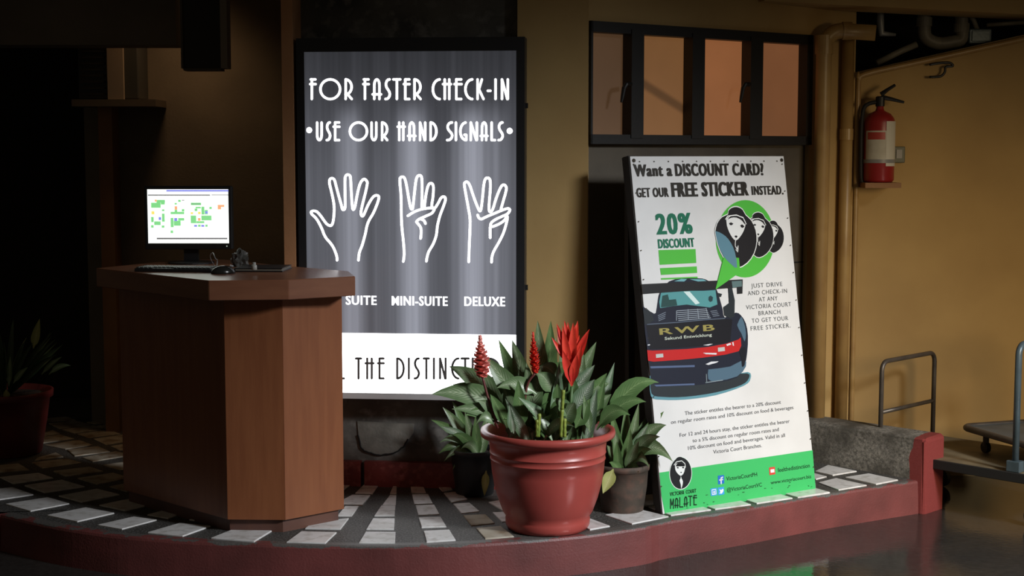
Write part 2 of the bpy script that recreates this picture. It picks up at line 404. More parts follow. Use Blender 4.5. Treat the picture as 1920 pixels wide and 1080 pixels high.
nt.links.new(n4.outputs['Fac'], bp.inputs['Height']); nt.links.new(bp.outputs[0], b.inputs['Normal'])
KERBM = km
bm = B()
prof = [(KW, -0.19), (KW, 0.0), (0.014, 0.0), (0.004, -0.004), (0.0, -0.014), (-0.004, -0.08), (-0.008, -0.19)]
rows = [[bm.verts.new((q.x, q.y, z)) for q in offs(K, d)] for d, z in prof]
for a, c in zip(rows, rows[1:]):
    for i in range(len(K) - 1): bm.faces.new((a[i], a[i + 1], c[i + 1], c[i]))
bmesh.ops.recalc_face_normals(bm, faces=bm.faces[:])
struct(link('kerb', bm, KERBM, smooth=False), 'rounded red painted kerb with chipped cement lip', 'kerb')

# tiles ------------------------------------------------------------
TQ = []
def add(ox, oy, *qs):
    for q in qs: TQ.append([(ox + x / 8, oy + y / 8) for x, y in q])
add(0, 860, [(-180, 130), (280, 85), (440, 180), (-20, 217)], [(480, 70), (1010, 10), (1220, 70), (640, 155)], [(800, 200), (1350, 135), (1550, 200), (990, 275)],
    [(0, 290), (580, 225), (800, 300), (200, 385)], [(370, 415), (930, 330), (1270, 430), (670, 520)], [(1160, 305), (1700, 225), (1960, 300), (1460, 395)],
    [(-330, 500), (190, 440), (500, 550), (-30, 628)], [(880, 570), (1460, 465), (1790, 550), (1220, 662)], [(90, 690), (720, 592), (1040, 685), (460, 797)],
    [(710, 860), (1290, 745), (1715, 828), (1160, 955)], [(1240, -5), (1740, -100), (1980, -45), (1390, 50)], [(1540, 105), (1900, 55), (2200, 130), (1800, 180)],
    [(1640, 430), (1960, 370), (2240, 440), (1900, 505)])
add(200, 900, [(-110, 390), (330, 300), (660, 382), (275, 472)], [(-130, 685), (410, 562), (750, 610), (230, 748)], [(610, 533), (880, 460), (1120, 515), (920, 588)],
    [(620, 800), (1100, 660), (1560, 705), (1140, 855)], [(1570, 885), (1940, 738), (2480, 775), (2210, 938)], [(1240, 608), (1420, 560), (1720, 600), (1500, 640)])
add(420, 900, [(940, 945), (1160, 785), (1690, 800), (1520, 962)], [(1220, 740), (1330, 650), (1870, 590), (1745, 752)])
add(640, 900, [(-60, 550), (60, 405), (262, 405), (155, 552)], [(-80, 370), (160, 238), (440, 245), (320, 388)], [(210, 210), (340, 82), (560, 85), (470, 222)],
    [(-160, 200), (-10, 75), (155, 75), (50, 148)],
    [(265, 955), (365, 790), (812, 795), (805, 960)], [(378, 752), (475, 590), (800, 590), (790, 755)], [(498, 552), (600, 400), (812, 398), (800, 553)],
    [(620, 385), (730, 240), (826, 240), (818, 385)], [(730, 218), (780, 100), (832, 97), (828, 218)], [(1280, 945), (1235, 780), (1620, 760), (1715, 915)],
    [(1205, 725), (1160, 575), (1490, 567), (1575, 712)], [(1155, 540), (1115, 395), (1395, 385), (1470, 525)], [(1095, 370), (1060, 230), (1300, 222), (1370, 362)],
    [(1055, 208), (1040, 105), (1230, 100), (1270, 200)])
add(800, 900, [(880, 895), (740, 735), (1110, 705), (1310, 860)], [(670, 698), (550, 545), (880, 530), (1020, 660)], [(520, 510), (400, 370), (640, 355), (790, 480)],
    [(370, 348), (260, 205), (480, 190), (610, 300)], [(240, 180), (160, 100), (340, 95), (390, 160)], [(930, 345), (1080, 320), (1300, 470), (1160, 485)],
    [(1130, 640), (990, 500), (1330, 490), (1500, 620)], [(1680, 825), (1500, 700), (1850, 660), (2050, 790)])
add(1060, 880, [(370, 918), (100, 800), (340, 742), (668, 865)], [(1000, 830), (600, 695), (1100, 610), (1548, 720)])
add(1500, 820, [(580, 800), (280, 690), (540, 625), (1000, 730)], [(1140, 715), (680, 610), (1030, 555), (1470, 650)], [(490, 580), (230, 520), (420, 430), (850, 520)],
    [(240, 640), (60, 590), (220, 555), (400, 600)])
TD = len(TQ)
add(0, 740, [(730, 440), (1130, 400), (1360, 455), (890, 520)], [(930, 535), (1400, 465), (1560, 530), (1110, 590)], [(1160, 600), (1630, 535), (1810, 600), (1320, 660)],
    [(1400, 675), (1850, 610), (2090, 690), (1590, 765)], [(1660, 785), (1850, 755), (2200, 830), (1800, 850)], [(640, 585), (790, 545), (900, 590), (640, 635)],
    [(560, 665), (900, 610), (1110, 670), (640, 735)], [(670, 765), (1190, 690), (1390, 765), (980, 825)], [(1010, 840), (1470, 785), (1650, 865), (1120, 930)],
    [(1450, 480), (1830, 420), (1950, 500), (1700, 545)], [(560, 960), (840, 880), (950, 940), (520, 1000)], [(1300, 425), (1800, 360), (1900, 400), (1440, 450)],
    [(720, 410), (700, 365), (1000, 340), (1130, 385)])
def ctr(q): return sum((Vector(p) for p in q), Vector((0, 0, 0))) / len(q)
def tile_obj(q, m):
    c = ctr(q)
    if (q[1] - q[0]).cross(q[2] - q[1]).z < 0: q = q[::-1]
    bm = B()
    dz = random.uniform(0, 0.0012)
    lo = [bm.verts.new((p.x, p.y, -0.01)) for p in q]
    mid = [bm.verts.new((p.x, p.y, 0.004 + dz)) for p in q]
    hi = [bm.verts.new((*(p + (c - p).normalized() * 0.003).xy, 0.0055 + dz)) for p in q]
    bm.faces.new(hi)
    for a, b_ in ((lo, mid), (mid, hi)):
        for i in range(4): bm.faces.new((a[i], a[(i + 1) % 4], b_[(i + 1) % 4], b_[i]))
    link('tile', bm, m, floor)
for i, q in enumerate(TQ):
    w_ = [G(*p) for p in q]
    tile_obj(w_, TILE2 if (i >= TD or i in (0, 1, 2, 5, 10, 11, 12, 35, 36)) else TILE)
for (ax, ay, bx, by) in ((1258, 968, 1333, 957.5), (1341, 956.5, 1408, 947.5), (1419, 945.5, 1486, 935.5), (1496, 934, 1556, 924.5)):
    a, c = G(ax, ay), G(bx, by); t = (c - a).normalized(); n = Vector((-t.y, t.x, 0))
    tile_obj([a, c, c + n * 0.185, a + n * 0.185], TILE)
    a2 = a + n * 0.205; c2 = c + n * 0.205
    tile_obj([a2, c2, c2 + n * 0.18, a2 + n * 0.18], TILE)

# sign wall: dark grey field between two ochre pilasters ------------
ang = math.radians(-5.5)
WU = Vector((math.cos(ang), math.sin(ang), 0)); WN = Vector((-math.sin(ang), math.cos(ang), 0))   # WN points away from the camera
W0 = G(840, 912)
def wp(px, py, off=0.0): return onplane(px, py, W0 - WN * off, WN)      # point on the wall plane (off = towards camera)
def wall_box(bm, px0, px1, z0, z1, off, depth, pyref=500):
    a = wp(px0, pyref, off); c = wp(px1, pyref, off)
    slab(bm, [(a.x, a.y, z0), (c.x, c.y, z0), (c.x, c.y, z1), (a.x, a.y, z1)], WN * depth)
bm = B(); wall_box(bm, 545, 1000, 0.0, 3.0, 0, 0.3)
wall_c = struct(link('wall_center', bm, GREYW), 'mouldy dark grey wall behind and below the lit sign', 'wall')
bm = B()
a = wp(532, 400, 0.17); c = wp(553, 400, 0.17)
slab(bm, [(a.x, a.y, 0), (c.x, c.y, 0), (c.x, c.y, 3), (a.x, a.y, 3)], WN * 0.45)
struct(link('pillar', bm, mat('bright_ochre_post', (0.52, 0.27, 0.13), 0.6, var=(0.42, 0.20, 0.09), vscale=3, bump=0.1, spec=0.3)), 'narrow ochre wall post left of the lit sign', 'pillar')
bm = B()
a = wp(970, 400, 0.05); c = wp(1102.5, 150, 0.05)
slab(bm, [(a.x, a.y, 0), (c.x, c.y, 0), (c.x, c.y, 3), (a.x, a.y, 3)], WN * 0.35)
struct(link('pillar', bm, YEL), 'broad yellow wall pillar between lit sign and window', 'pillar')
COLR = Vector(c)
# red baseboard
bm = B()
for x0, x1 in ((560, 676), (683, 972)):
    a = wp(x0, 880, 0.045); c2 = wp(x1, 880, 0.045)
    slab(bm, [(a.x, a.y, 0), (c2.x, c2.y, 0), (c2.x, c2.y, 0.125), (a.x, a.y, 0.125)], WN * 0.04)
struct(link('baseboard_center', bm, REDP), 'dark red painted cement base under the grey wall', 'baseboard')
# half-round plaster patch with its crack
def ploc(px, py, off): return wp(px, py, off)
arcpts = [(670, 790), (672, 815), (676, 836), (684, 845), (696, 849), (710, 853), (724, 852), (738, 850), (750, 842), (757, 836), (766, 824), (775, 812), (776, 795)]
bm = B()
f_ = [ploc(x, y, 0.006) for x, y in arcpts]
slab(bm, f_[::-1], WN * 0.02)
link('plaster_patch', bm, PATCH, wall_c)['label'] = 'lighter half-round plaster patch'
bm = B(); tube(bm, [ploc(x + random.uniform(-1, 1), y + random.uniform(-1, 1), 0.006) for x, y in smoothpath([(x, y, 0) for x, y in arcpts], 3) for x, y in [(x, y)]] if False else
     [ploc(p.x + random.uniform(-1, 1), p.y + random.uniform(-1, 1), 0.006) for p in smoothpath([(x, y, 0) for x, y in arcpts[1:-2]], 3)], 0.0042, 6)
link('crack', bm, CRACK, wall_c)

# window wall --------------------------------------------------------
VU = Vector((1, 0.70, 0)).normalized(); VN = Vector((-VU.y, VU.x, 0))
V0 = Vector((COLR.x + 0.0, COLR.y + 0.06, 0))
def vp(px, py, off=0.0): return onplane(px, py, V0 - VN * off, VN)
aw = vp(1098, 300); cw = vp(1600, 300)
ztop_l = vp(1103, 38).z; zbot_l = vp(1103, 270).z; ztop_r = vp(1519, 67).z; zbot_r = vp(1519, 272).z
wl = vp(1103.5, 150); wr = vp(1519, 150)
ZT = (ztop_l + ztop_r) / 2; ZB = (zbot_l + zbot_r) / 2
def vbox(bm, pa, pb, z0, z1, off, depth):
    a = pa - VN * off; c = pb - VN * off
    slab(bm, [(a.x, a.y, z0), (c.x, c.y, z0), (c.x, c.y, z1), (a.x, a.y, z1)], VN * depth)
    return bm
bm = B(); vbox(bm, aw, cw, ZT, 3.0, 0, 0.2)                     # header
vbox(bm, wr, cw, 0, ZT, 0, 0.2)                                  # right strip
wall_w = struct(link('wall_window', bm, YEL), 'yellow wall above and beside the four-pane window', 'wall')
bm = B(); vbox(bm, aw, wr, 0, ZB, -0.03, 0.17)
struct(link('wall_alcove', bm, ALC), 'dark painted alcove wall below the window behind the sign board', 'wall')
bm = B()
for py in (515,):
    p = vp(1103, py, -0.03); q = vp(1180, py, -0.03)
    vbox(bm, p, wr, p.z - 0.004, p.z + 0.004, -0.026, 0.01)
p = vp(1140, 500, -0.03)
link('groove_strip', bm, CRACK, bpy.data.objects['wall_alcove'])
# window: frame, mullions, panes, latches
win = thing('window_1', (wl.x, wl.y, ZB), 'four-pane frosted window in heavy black frame high on the wall', 'window'); win['kind'] = 'structure'
fw = 0.052
bm = B()
vbox(bm, wl, wr, ZT - fw, ZT, 0.02, 0.10); vbox(bm, wl, wr, ZB, ZB + fw * 0.9, 0.02, 0.10)
dl = (wr - wl).normalized()
vbox(bm, wr - dl * 0.045, wr, ZB, ZT, 0.02, 0.10)
vbox(bm, wl, wl + dl * 0.012, ZB, ZT, 0.02, 0.10)
link('window_frame', bm, FRAME, win)
Ms = [((1183, 1206), 170), ((1297, 1320), 170), ((1406, 1429), 170)]
edges = [wl]
for (a_, b_), y in Ms:
    p, q = vp(a_, y, 0.02), vp(b_, y, 0.02)
    bm = B(); vbox(bm, Vector((p.x, p.y, 0)) + VN * 0.02, Vector((q.x, q.y, 0)) + VN * 0.02, ZB + 0.03, ZT - 0.03, 0.025, 0.09)
    link('mullion', bm, FRAME, win); edges += [p + VN * 0.02, q + VN * 0.02]
edges.append(wr)
def panemat(name, em, s):
    m, nt, b = newmat(name); L = nt.links.new
    tc = nt.nodes.new('ShaderNodeTexCoord'); nz = nt.nodes.new('ShaderNodeTexNoise'); nz.inputs['Scale'].default_value = 2.6; nz.inputs['Detail'].default_value = 5
    L(tc.outputs['Object'], nz.inputs['Vector'])
    mx = nt.nodes.new('ShaderNodeMix'); mx.data_type = 'RGBA'; mx.inputs[6].default_value = (*[c * 0.75 for c in em], 1); mx.inputs[7].default_value = (*[c * 1.25 for c in em], 1)
    L(nz.outputs['Fac'], mx.inputs[0]); L(mx.outputs[2], b.inputs['Emission Color'])
    # shadow behind the frosted glass, put into the emission as a soft slanting band
    sp_ = nt.nodes.new('ShaderNodeSeparateXYZ'); L(tc.outputs['Object'], sp_.inputs[0])
    pa_, pb_ = vp(1208, 156), vp(1366, 256); sl_ = (pb_.z - pa_.z) / (pb_.x - pa_.x)
    def mm(op, x, y):
        n = nt.nodes.new('ShaderNodeMath'); n.operation = op
        for i, v in enumerate((x, y)):
            if isinstance(v, (int, float)): n.inputs[i].default_value = v
            else: L(v, n.inputs[i])
        return n.outputs[0]
    dist = mm('ABSOLUTE', mm('SUBTRACT', mm('SUBTRACT', sp_.outputs[2], pa_.z), mm('MULTIPLY', mm('SUBTRACT', sp_.outputs[0], pa_.x), sl_)), 0)
    rr_ = nt.nodes.new('ShaderNodeMapRange'); rr_.interpolation_type = 'SMOOTHSTEP'; rr_.inputs[1].default_value = 0.008; rr_.inputs[2].default_value = 0.04; rr_.inputs[3].default_value = 0.45 if 'warm' in name and 'right' not in name else 1.0
    L(dist, rr_.inputs[0])
    L(mm('MULTIPLY', rr_.outputs[0], s), b.inputs['Emission Strength']); b.inputs['Base Color'].default_value = (0.10, 0.06, 0.035, 1); b.inputs['Roughness'].default_value = 0.45
    return m
PC = [panemat('pane_dim', lin((70, 50, 33)), 1.0), panemat('pane_warm', lin((112, 76, 44)), 0.95), panemat('pane_warm_bright', lin((128, 80, 48)), 1.0), panemat('pane_warm_right', lin((108, 68, 42)), 0.95)]
for k in range(4):
    p, q = edges[2 * k], edges[2 * k + 1]
    bm = B(); vbox(bm, Vector((p.x, p.y, 0)) - dl * 0.01, Vector((q.x, q.y, 0)) + dl * 0.01, ZB + 0.02, ZT - 0.02, -0.045, 0.008)
    po = link('pane', bm, PC[k], win)
    if k == 0: po['label'] = 'dim grey-brown pane'
    if k == 2: po['label'] = 'brightest orange pane'
for px in (1182, 1405):
    a = vp(px, 158, 0.03); bm = B()
    tube(bm, [a, vp(px - 8, 158, 0.05), vp(px - 12, 165, 0.05), vp(px - 15, 182, 0.05), vp(px - 17, 192, 0.05)], [0.012, 0.012, 0.011, 0.009, 0.006], 8)
    link('latch', bm, FRAME, win)
# right wall -----------------------------------------------------------
RC = vp(1603, 500)
RU = Vector((1, -0.05, 0)).normalized(); RN = Vector((-RU.y, RU.x, 0))
def rp(px, py, off=0.0): return onplane(px, py, RC - RN * off, RN)
tl = rp(1600, 140); tr = rp(1925, 66); far = rp(2300, 500)
tr2 = tl + (tr - tl) * 2.1
bm = B()
slab(bm, [(RC.x - 0.05, RC.y, -0.2), (tr2.x, tr2.y, -0.2), tuple(tr2), tuple(tl - RU * 0.05)], RN * 0.15)
struct(link('wall_right', bm, YEL), 'dirty yellow wall with sloping top behind the trolley', 'wall')
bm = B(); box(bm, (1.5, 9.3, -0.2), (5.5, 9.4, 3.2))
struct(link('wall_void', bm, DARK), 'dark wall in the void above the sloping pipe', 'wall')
# ceiling slab & beam
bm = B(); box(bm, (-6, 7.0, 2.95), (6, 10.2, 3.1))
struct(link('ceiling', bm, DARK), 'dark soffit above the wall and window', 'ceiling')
bm = B()
b0, b1 = PY(1480, 4, 7.75), PY(1925, 27, 8.05)
bu = (b1 - b0); bl = b0 - bu * 0.1; br = b0 + bu * 1.6
zb = (b0.z + b1.z) / 2
slab(bm, [tuple(bl), tuple(br), (br.x, br.y, 3.0), (bl.x, bl.y, 3.0)], Vector((-0.1, 0.25, 0)))
struct(link('beam', bm, YEL), 'ochre ceiling beam crossing above the pipes', 'beam')

# curb wall at the right end of the platform -----------------------------
cm, nt, b = newmat('pebbly_cement_red_end')
tc = nt.nodes.new('ShaderNodeTexCoord'); L = nt.links.new
vo = nt.nodes.new('ShaderNodeTexNoise'); vo.inputs['Scale'].default_value = 48; vo.inputs['Detail'].default_value = 9; vo.inputs['Roughness'].default_value = 0.85; L(tc.outputs['Object'], vo.inputs['Vector'])
rp_ = nt.nodes.new('ShaderNodeMapRange'); rp_.inputs[1].default_value = 0.42; rp_.inputs[2].default_value = 0.66; L(vo.outputs['Fac'], rp_.inputs[0])
m1 = nt.nodes.new('ShaderNodeMix'); m1.data_type = 'RGBA'; m1.inputs[6].default_value = (0.10, 0.094, 0.08, 1); m1.inputs[7].default_value = (0.52, 0.49, 0.43, 1); L(rp_.outputs[0], m1.inputs[0])
nl = nt.nodes.new('ShaderNodeTexNoise'); nl.inputs['Scale'].default_value = 5; nl.inputs['Detail'].default_value = 5; L(tc.outputs['Object'], nl.inputs['Vector'])
rl = nt.nodes.new('ShaderNodeMapRange'); rl.inputs[1].default_value = 0.35; rl.inputs[2].default_value = 0.6; L(nl.outputs['Fac'], rl.inputs[0])
m0 = nt.nodes.new('ShaderNodeMix'); m0.data_type = 'RGBA'; m0.inputs[6].default_value = (0.07, 0.064, 0.052, 1); L(rl.outputs[0], m0.inputs[0]); L(m1.outputs[2], m0.inputs[7])
spx = nt.nodes.new('ShaderNodeSeparateXYZ'); L(tc.outputs['Object'], spx.inputs[0])
ad = nt.nodes.new('ShaderNodeMath'); ad.operation = 'MULTIPLY_ADD'; ad.inputs[1].default_value = 0.07; L(nl.outputs['Fac'], ad.inputs[0]); L(spx.outputs[0], ad.inputs[2])
az = nt.nodes.new('ShaderNodeMath'); az.operation = 'MULTIPLY_ADD'; az.inputs[1].default_value = -0.12; L(spx.outputs[2], az.inputs[0]); L(ad.outputs[0], az.inputs[2])
g2 = nt.nodes.new('ShaderNodeMath'); g2.operation = 'GREATER_THAN'; L(az.outputs[0], g2.inputs[0]); g2.inputs[1].default_value = 0.675
m2 = nt.nodes.new('ShaderNodeMix'); m2.data_type = 'RGBA'; L(g2.outputs[0], m2.inputs[0]); L(m0.outputs[2], m2.inputs[6]); m2.inputs[7].default_value = (0.26, 0.036, 0.032, 1)
L(m2.outputs[2], b.inputs['Base Color']); b.inputs['Roughness'].default_value = 0.75
bp = nt.nodes.new('ShaderNodeBump'); bp.inputs['Strength'].default_value = 0.7; bp.inputs['Distance'].default_value = 0.012; L(vo.outputs['Fac'], bp.inputs['Height']); L(bp.outputs[0], b.inputs['Normal'])
ca = Vector((1.575, 7.81, 0)); cb = Vector((2.085, 7.285, 0)); clen = (cb - ca).length
cang = math.atan2(cb.y - ca.y, cb.x - ca.x)
bm = B(); box(bm, (-0.1, 0.0, -0.19), (clen + 0.0, 0.195, 0.22), bev=0.022, seg=3)
# cut uneven lip
for v in bm.verts: v.co += Vector((0, random.uniform(-.004, .004), random.uniform(-.004, .004))) if v.co.z > 0.15 else Vector((0, 0, 0))
cw_ = link('trim_1', bm, cm); cw_.location = ca; cw_.rotation_euler = (0, 0, cang)
struct(cw_, 'rough pebbled cement curb with red painted end', 'curb')

# left recess -------------------------------------------------------------
bm = B()
pL, pR = PY(222, 500, 8.75), PY(560, 500, 8.75)
box(bm, (pL.x, 8.75, 0), (pR.x + 0.3, 8.95, 3.0))
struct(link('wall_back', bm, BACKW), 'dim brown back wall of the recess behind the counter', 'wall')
bm = B(); a = PY(204, 600, 8.72); c = PY(224, 600, 8.66)
box(bm, (a.x, 8.6, 0), (c.x, 8.9, 3.0))
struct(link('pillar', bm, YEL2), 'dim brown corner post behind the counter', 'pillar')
bm = B(); a0 = PY(163, 600, 8.9)
slab(bm, [(a0.x, 8.95, 0), (a.x, 8.78, 0), (a.x, 8.78, 3.0), (a0.x, 8.95, 3.0)], (0.0, 0.2, 0))
struct(link('wall_left', bm, BACKW), 'dark wall strip left of the brown corner post', 'wall')
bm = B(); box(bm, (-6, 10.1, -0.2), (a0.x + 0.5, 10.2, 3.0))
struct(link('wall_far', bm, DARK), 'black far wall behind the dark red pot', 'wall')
bm = B(); h0 = PY(-10, 84, 8.0); h1 = PY(330, 78, 8.0)
box(bm, (-5.0, 8.0, h0.z), (h1.x, 8.25, 3.0))
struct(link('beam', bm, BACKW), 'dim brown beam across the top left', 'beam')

# ================================================================= LIT SIGN
SO = 0.16
a = wp(555, 72, SO); c = wp(984, 72, SO); d = wp(984, 752, SO)
sw = (c - a).length; sh = a.z - d.z; sw = (Vector((c.x, c.y, 0)) - Vector((a.x, a.y, 0))).length
sg = thing('light_box_sign', (a.x, a.y, d.z), 'tall illuminated black light box sign with white hand signals beside the wooden counter', 'sign', rz=ang)
bpy.context.view_layer.update()
def attach(o):        # geometry in the sign's own frame: x right, y back, z up
    o.parent = sg; return o
def sx(px, py):
    p = wp(px, py, SO) - Vector((a.x, a.y, d.z))
    return (p.dot(WU), p.z)
XZ = Matrix(((1, 0, 0, 0), (0, 0, -1, 0), (0, 1, 0, 0), (0, 0, 0, 1)))    # local (u, v, w) -> (u, -w, v)
iu0 = sx(574, 400)[0]; iu1 = sx(968, 400)[0]; vw0 = sx(800, 738)[1]; vw1 = sx(800, 626)[1]; vt = sx(800, 96)[1]
bm = B(); box(bm, (0, 0.012, 0), (sw, SO - 0.002, sh)); o = attach(link('casing', bm, BLKM))
bm = B()
box(bm, (0, -0.004, 0.035), (iu0, 0.012, sh)); box(bm, (iu1, -0.004, 0.035), (sw, 0.012, sh)); box(bm, (iu0, -0.004, vt), (iu1, 0.012, sh))
attach(link('front_frame', bm, BLKM))
LIP = mat('pale_grey_lip', (0.42, 0.42, 0.42), 0.4)
bm = B(); box(bm, (0.0, -0.012, 0.0), (sw, 0.012, vw0)); o = attach(link('bottom_ledge', bm, LIP)); o['label'] = 'pale grey metal bottom strip'
# smoked panel, lit from behind by three vertical tubes
pm, nt, b = newmat('smoked_backlit_acrylic'); L = nt.links.new
tc = nt.nodes.new('ShaderNodeTexCoord'); s3 = nt.nodes.new('ShaderNodeSeparateXYZ'); L(tc.outputs['Object'], s3.inputs[0])
def M_(op, x, y=None, z=None):
    n = nt.nodes.new('ShaderNodeMath'); n.operation = op
    for i, v in enumerate((x, y, z)):
        if v is None: continue
        if isinstance(v, (int, float)): n.inputs[i].default_value = v
        else: L(v, n.inputs[i])
    return n.outputs[0]
glow = 0.20
acc = None
for px, wd, st in ((655, 0.055, 0.9), (772, 0.060, 1.25), (884, 0.060, 1.35), (930, 0.05, 0.5)):
    u = sx(px, 400)[0]
    t = M_('DIVIDE', M_('SUBTRACT', s3.outputs[0], u), wd)
    e = M_('MULTIPLY', M_('EXPONENT', M_('MULTIPLY', M_('MULTIPLY', t, t), -1.0)), st)
    acc = e if acc is None else M_('ADD', acc, e)
mps = nt.nodes.new('ShaderNodeMapping'); mps.inputs['Scale'].default_value = (30, 1, 0.25); L(tc.outputs['Object'], mps.inputs['Vector'])
ns = nt.nodes.new('ShaderNodeTexNoise'); ns.inputs['Scale'].default_value = 1.0; ns.inputs['Detail'].default_value = 3; L(mps.outputs[0], ns.inputs['Vector'])
streak = M_('MULTIPLY_ADD', ns.outputs['Fac'], 0.9, 0.5)
vtube = sx(800, 215)[1]
r1 = nt.nodes.new('ShaderNodeMapRange'); r1.interpolation_type = 'SMOOTHSTEP'; r1.inputs[1].default_value = vtube + 0.10; r1.inputs[2].default_value = vtube - 0.09
L(s3.outputs[2], r1.inputs[0])
r2 = nt.nodes.new('ShaderNodeMapRange'); r2.interpolation_type = 'SMOOTHSTEP'; r2.inputs[1].default_value = sh; r2.inputs[2].default_value = sh * 0.55; r2.inputs[3].default_value = 0.32; r2.inputs[4].default_value = 1.0
L(s3.outputs[2], r2.inputs[0])
tot = M_('MULTIPLY', M_('ADD', M_('MULTIPLY', r2.outputs[0], 0.115), M_('MULTIPLY', M_('MULTIPLY', acc, r1.outputs[0]), 0.20)), streak)
b.inputs['Base Color'].default_value = (0.012, 0.012, 0.014, 1); b.inputs['Roughness'].default_value = 0.22
b.inputs['Emission Color'].default_value = (0.90, 0.93, 1.08, 1); L(tot, b.inputs['Emission Strength'])
bm = B(); box(bm, (iu0, 0.0, vw1), (iu1, 0.012, vt)); attach(link('light_panel', bm, pm))
WHITE = emit('backlit_white_acrylic', (0.96, 0.97, 1.0), 3.6)
LETW = emit('backlit_white_letters', (0.97, 0.97, 1.0), 2.2)
bm = B(); box(bm, (iu0, -0.002, vw0), (sx(973, 680)[0], 0.012, vw1)); o = attach(link('lower_panel', bm, WHITE)); o['label'] = 'glowing white lower panel'
def deco_parts(letters, ybot, ytop, wd, z0, z1, xf, m, label):
    for q in letters:
        bm = B(); deco(bm, [q], ybot, ytop, wd, z0, z1, xf); seal(bm, 'letter', m)
def seal(bm, name, m, label=None):
    bmesh.ops.transform(bm, matrix=XZ, verts=bm.verts[:])
    bmesh.ops.recalc_face_normals(bm, faces=bm.faces[:])
    o = attach(link(name, bm, m)); 
    if label: o['label'] = label
    return o
z1_, z2_ = (lambda x, y: sx(540 + x / 4, 60 + y / 4)), None
zo = lambda x, y: sx(540 + x / 4, 60 + y / 4)
lw = 0.0112
l1 = [('F', 158, 218), ('O', 235, 400), ('R', 418, 488), ('F', 556, 616), ('A', 626, 708), ('S', 722, 774), ('T', 782, 852), ('E', 860, 922), ('R', 934, 1004),
      ('C', 1078, 1148), ('H', 1154, 1232), ('E', 1240, 1312), ('C', 1322, 1392), ('K', 1408, 1476), ('-', 1490, 1528), ('I', 1548, 1566), ('N', 1592, 1662)]
deco_parts(l1, 510, 349, lw, 0.0, 0.0035, zo, LETW, '')
l2 = [('U', 206, 266), ('S', 282, 326), ('E', 334, 396), ('O', 456, 602), ('U', 614, 676), ('R', 692, 754), ('H', 814, 886), ('A', 892, 966), ('N', 978, 1042), ('D', 1056, 1122),
      ('S', 1184, 1242), ('I', 1250, 1270), ('G', 1284, 1346), ('N', 1358, 1430), ('A', 1436, 1506), ('L', 1516, 1562), ('S', 1570, 1620)]
deco_parts(l2, 818, 672, lw, 0.0, 0.0035, zo, LETW, '')
for x, y in ((160, 736), (1663, 742)):
    bm = B(); ribbon(bm, [zo(x, y), (zo(x, y)[0] + 1e-4, zo(x, y)[1])], 0.029, 0, 0.0035); seal(bm, 'dot', LETW)
# suite names, plain bold capitals
bm = B()
z3 = lambda x, y: sx(600 + x / 4.32, 530 + y / 4.32)
for s, x0, x1, yb, h in (('SUPER SUITE', -98, 460, 176, 76), ('MINI-SUITE', 582, 1035, 184, 78), ('DELUXE', 1170, 1500, 188, 78)):
    p0, p1 = z3(x0, yb), z3(x1, yb); hh = z3(x0, yb - h)[1] - p0[1]
    text_into(bm, s, p0[0], p1[0], (p0[1] + p1[1]) / 2, hh, 0.003, bold=0.008, fat=0.032, spacing=1.12)
seal(bm, 'lettering', LETW, 'white words under the three hands')['kind'] = 'stuff'
DGREY = mat('grey_vinyl_letters', lin((88, 86, 84)), 0.5)
l3 = [('F', -290, -235), ('E', -215, -160), ('E', -140, -85), ('L', 150, 205), ('T', 282, 344), ('H', 360, 444), ('E', 462, 528), ('D', 612, 688), ('I', 712, 730), ('S', 757, 812), ('T', 832, 892),
      ('I', 915, 933), ('N', 960, 1032), ('C', 1062, 1132), ('T', 1138, 1215), ('I', 1228, 1246), ('O', 1268, 1462), ('N', 1484, 1556)]
l3[0:4] = [('F', -92, -34), ('E', -16, 44), ('E', 62, 122), ('L', 148, 205)]
deco_parts([q for q in l3 if sx(600 + q[1] / 4.32, 700)[0] > iu0], 782, 606, 0.011, 0.0, 0.0045, z3, DGREY, '')
z4 = lambda x, y: sx(560 + x / 4.32, 300 + y / 4.32)
H1 = [[(312, 812), (308, 775), (285, 715), (260, 675), (225, 635), (205, 600), (190, 560), (160, 500), (135, 465), (108, 440), (102, 420), (120, 412), (150, 420), (185, 460), (225, 515), (258, 532), (275, 515), (285, 460), (288, 380), (278, 310), (262, 240), (250, 185), (255, 155), (275, 148), (292, 165), (305, 215), (325, 290), (345, 360), (355, 398), (364, 403), (374, 395), (378, 360), (376, 250), (376, 150), (385, 125), (400, 118), (418, 130), (422, 165), (428, 280), (435, 380), (445, 402), (458, 370), (475, 280), (495, 200), (515, 165), (535, 155), (555, 175), (555, 200), (540, 270), (515, 370), (505, 430), (515, 455), (530, 440), (560, 370), (595, 310), (620, 288), (645, 290), (650, 310), (635, 360), (605, 430), (570, 490), (552, 540), (540, 600), (515, 690), (492, 750), (485, 812)]]
H2 = [[(848, 822), (855, 760), (848, 650), (838, 560), (832, 450), (830, 300), (820, 170), (828, 140), (850, 138), (865, 165), (880, 240), (895, 330), (908, 388), (918, 398), (926, 380), (940, 250), (952, 160), (965, 130), (985, 125), (998, 150), (1000, 260), (998, 390)],
      [(1018, 390), (1030, 290), (1045, 220), (1060, 192), (1080, 190), (1092, 220), (1088, 300), (1078, 370), (1092, 394)],
      [(885, 452), (940, 418), (1000, 398), (1070, 388), (1100, 392), (1130, 350), (1155, 305), (1180, 298), (1190, 318), (1175, 370), (1145, 450), (1125, 530), (1115, 610), (1090, 680), (1055, 740), (1040, 790), (1035, 820)],
      [(1100, 400), (1080, 430), (1040, 450), (1000, 468), (975, 480), (955, 500), (970, 520), (990, 550), (992, 600), (988, 635)], [(990, 478), (1015, 490), (1028, 515)]]
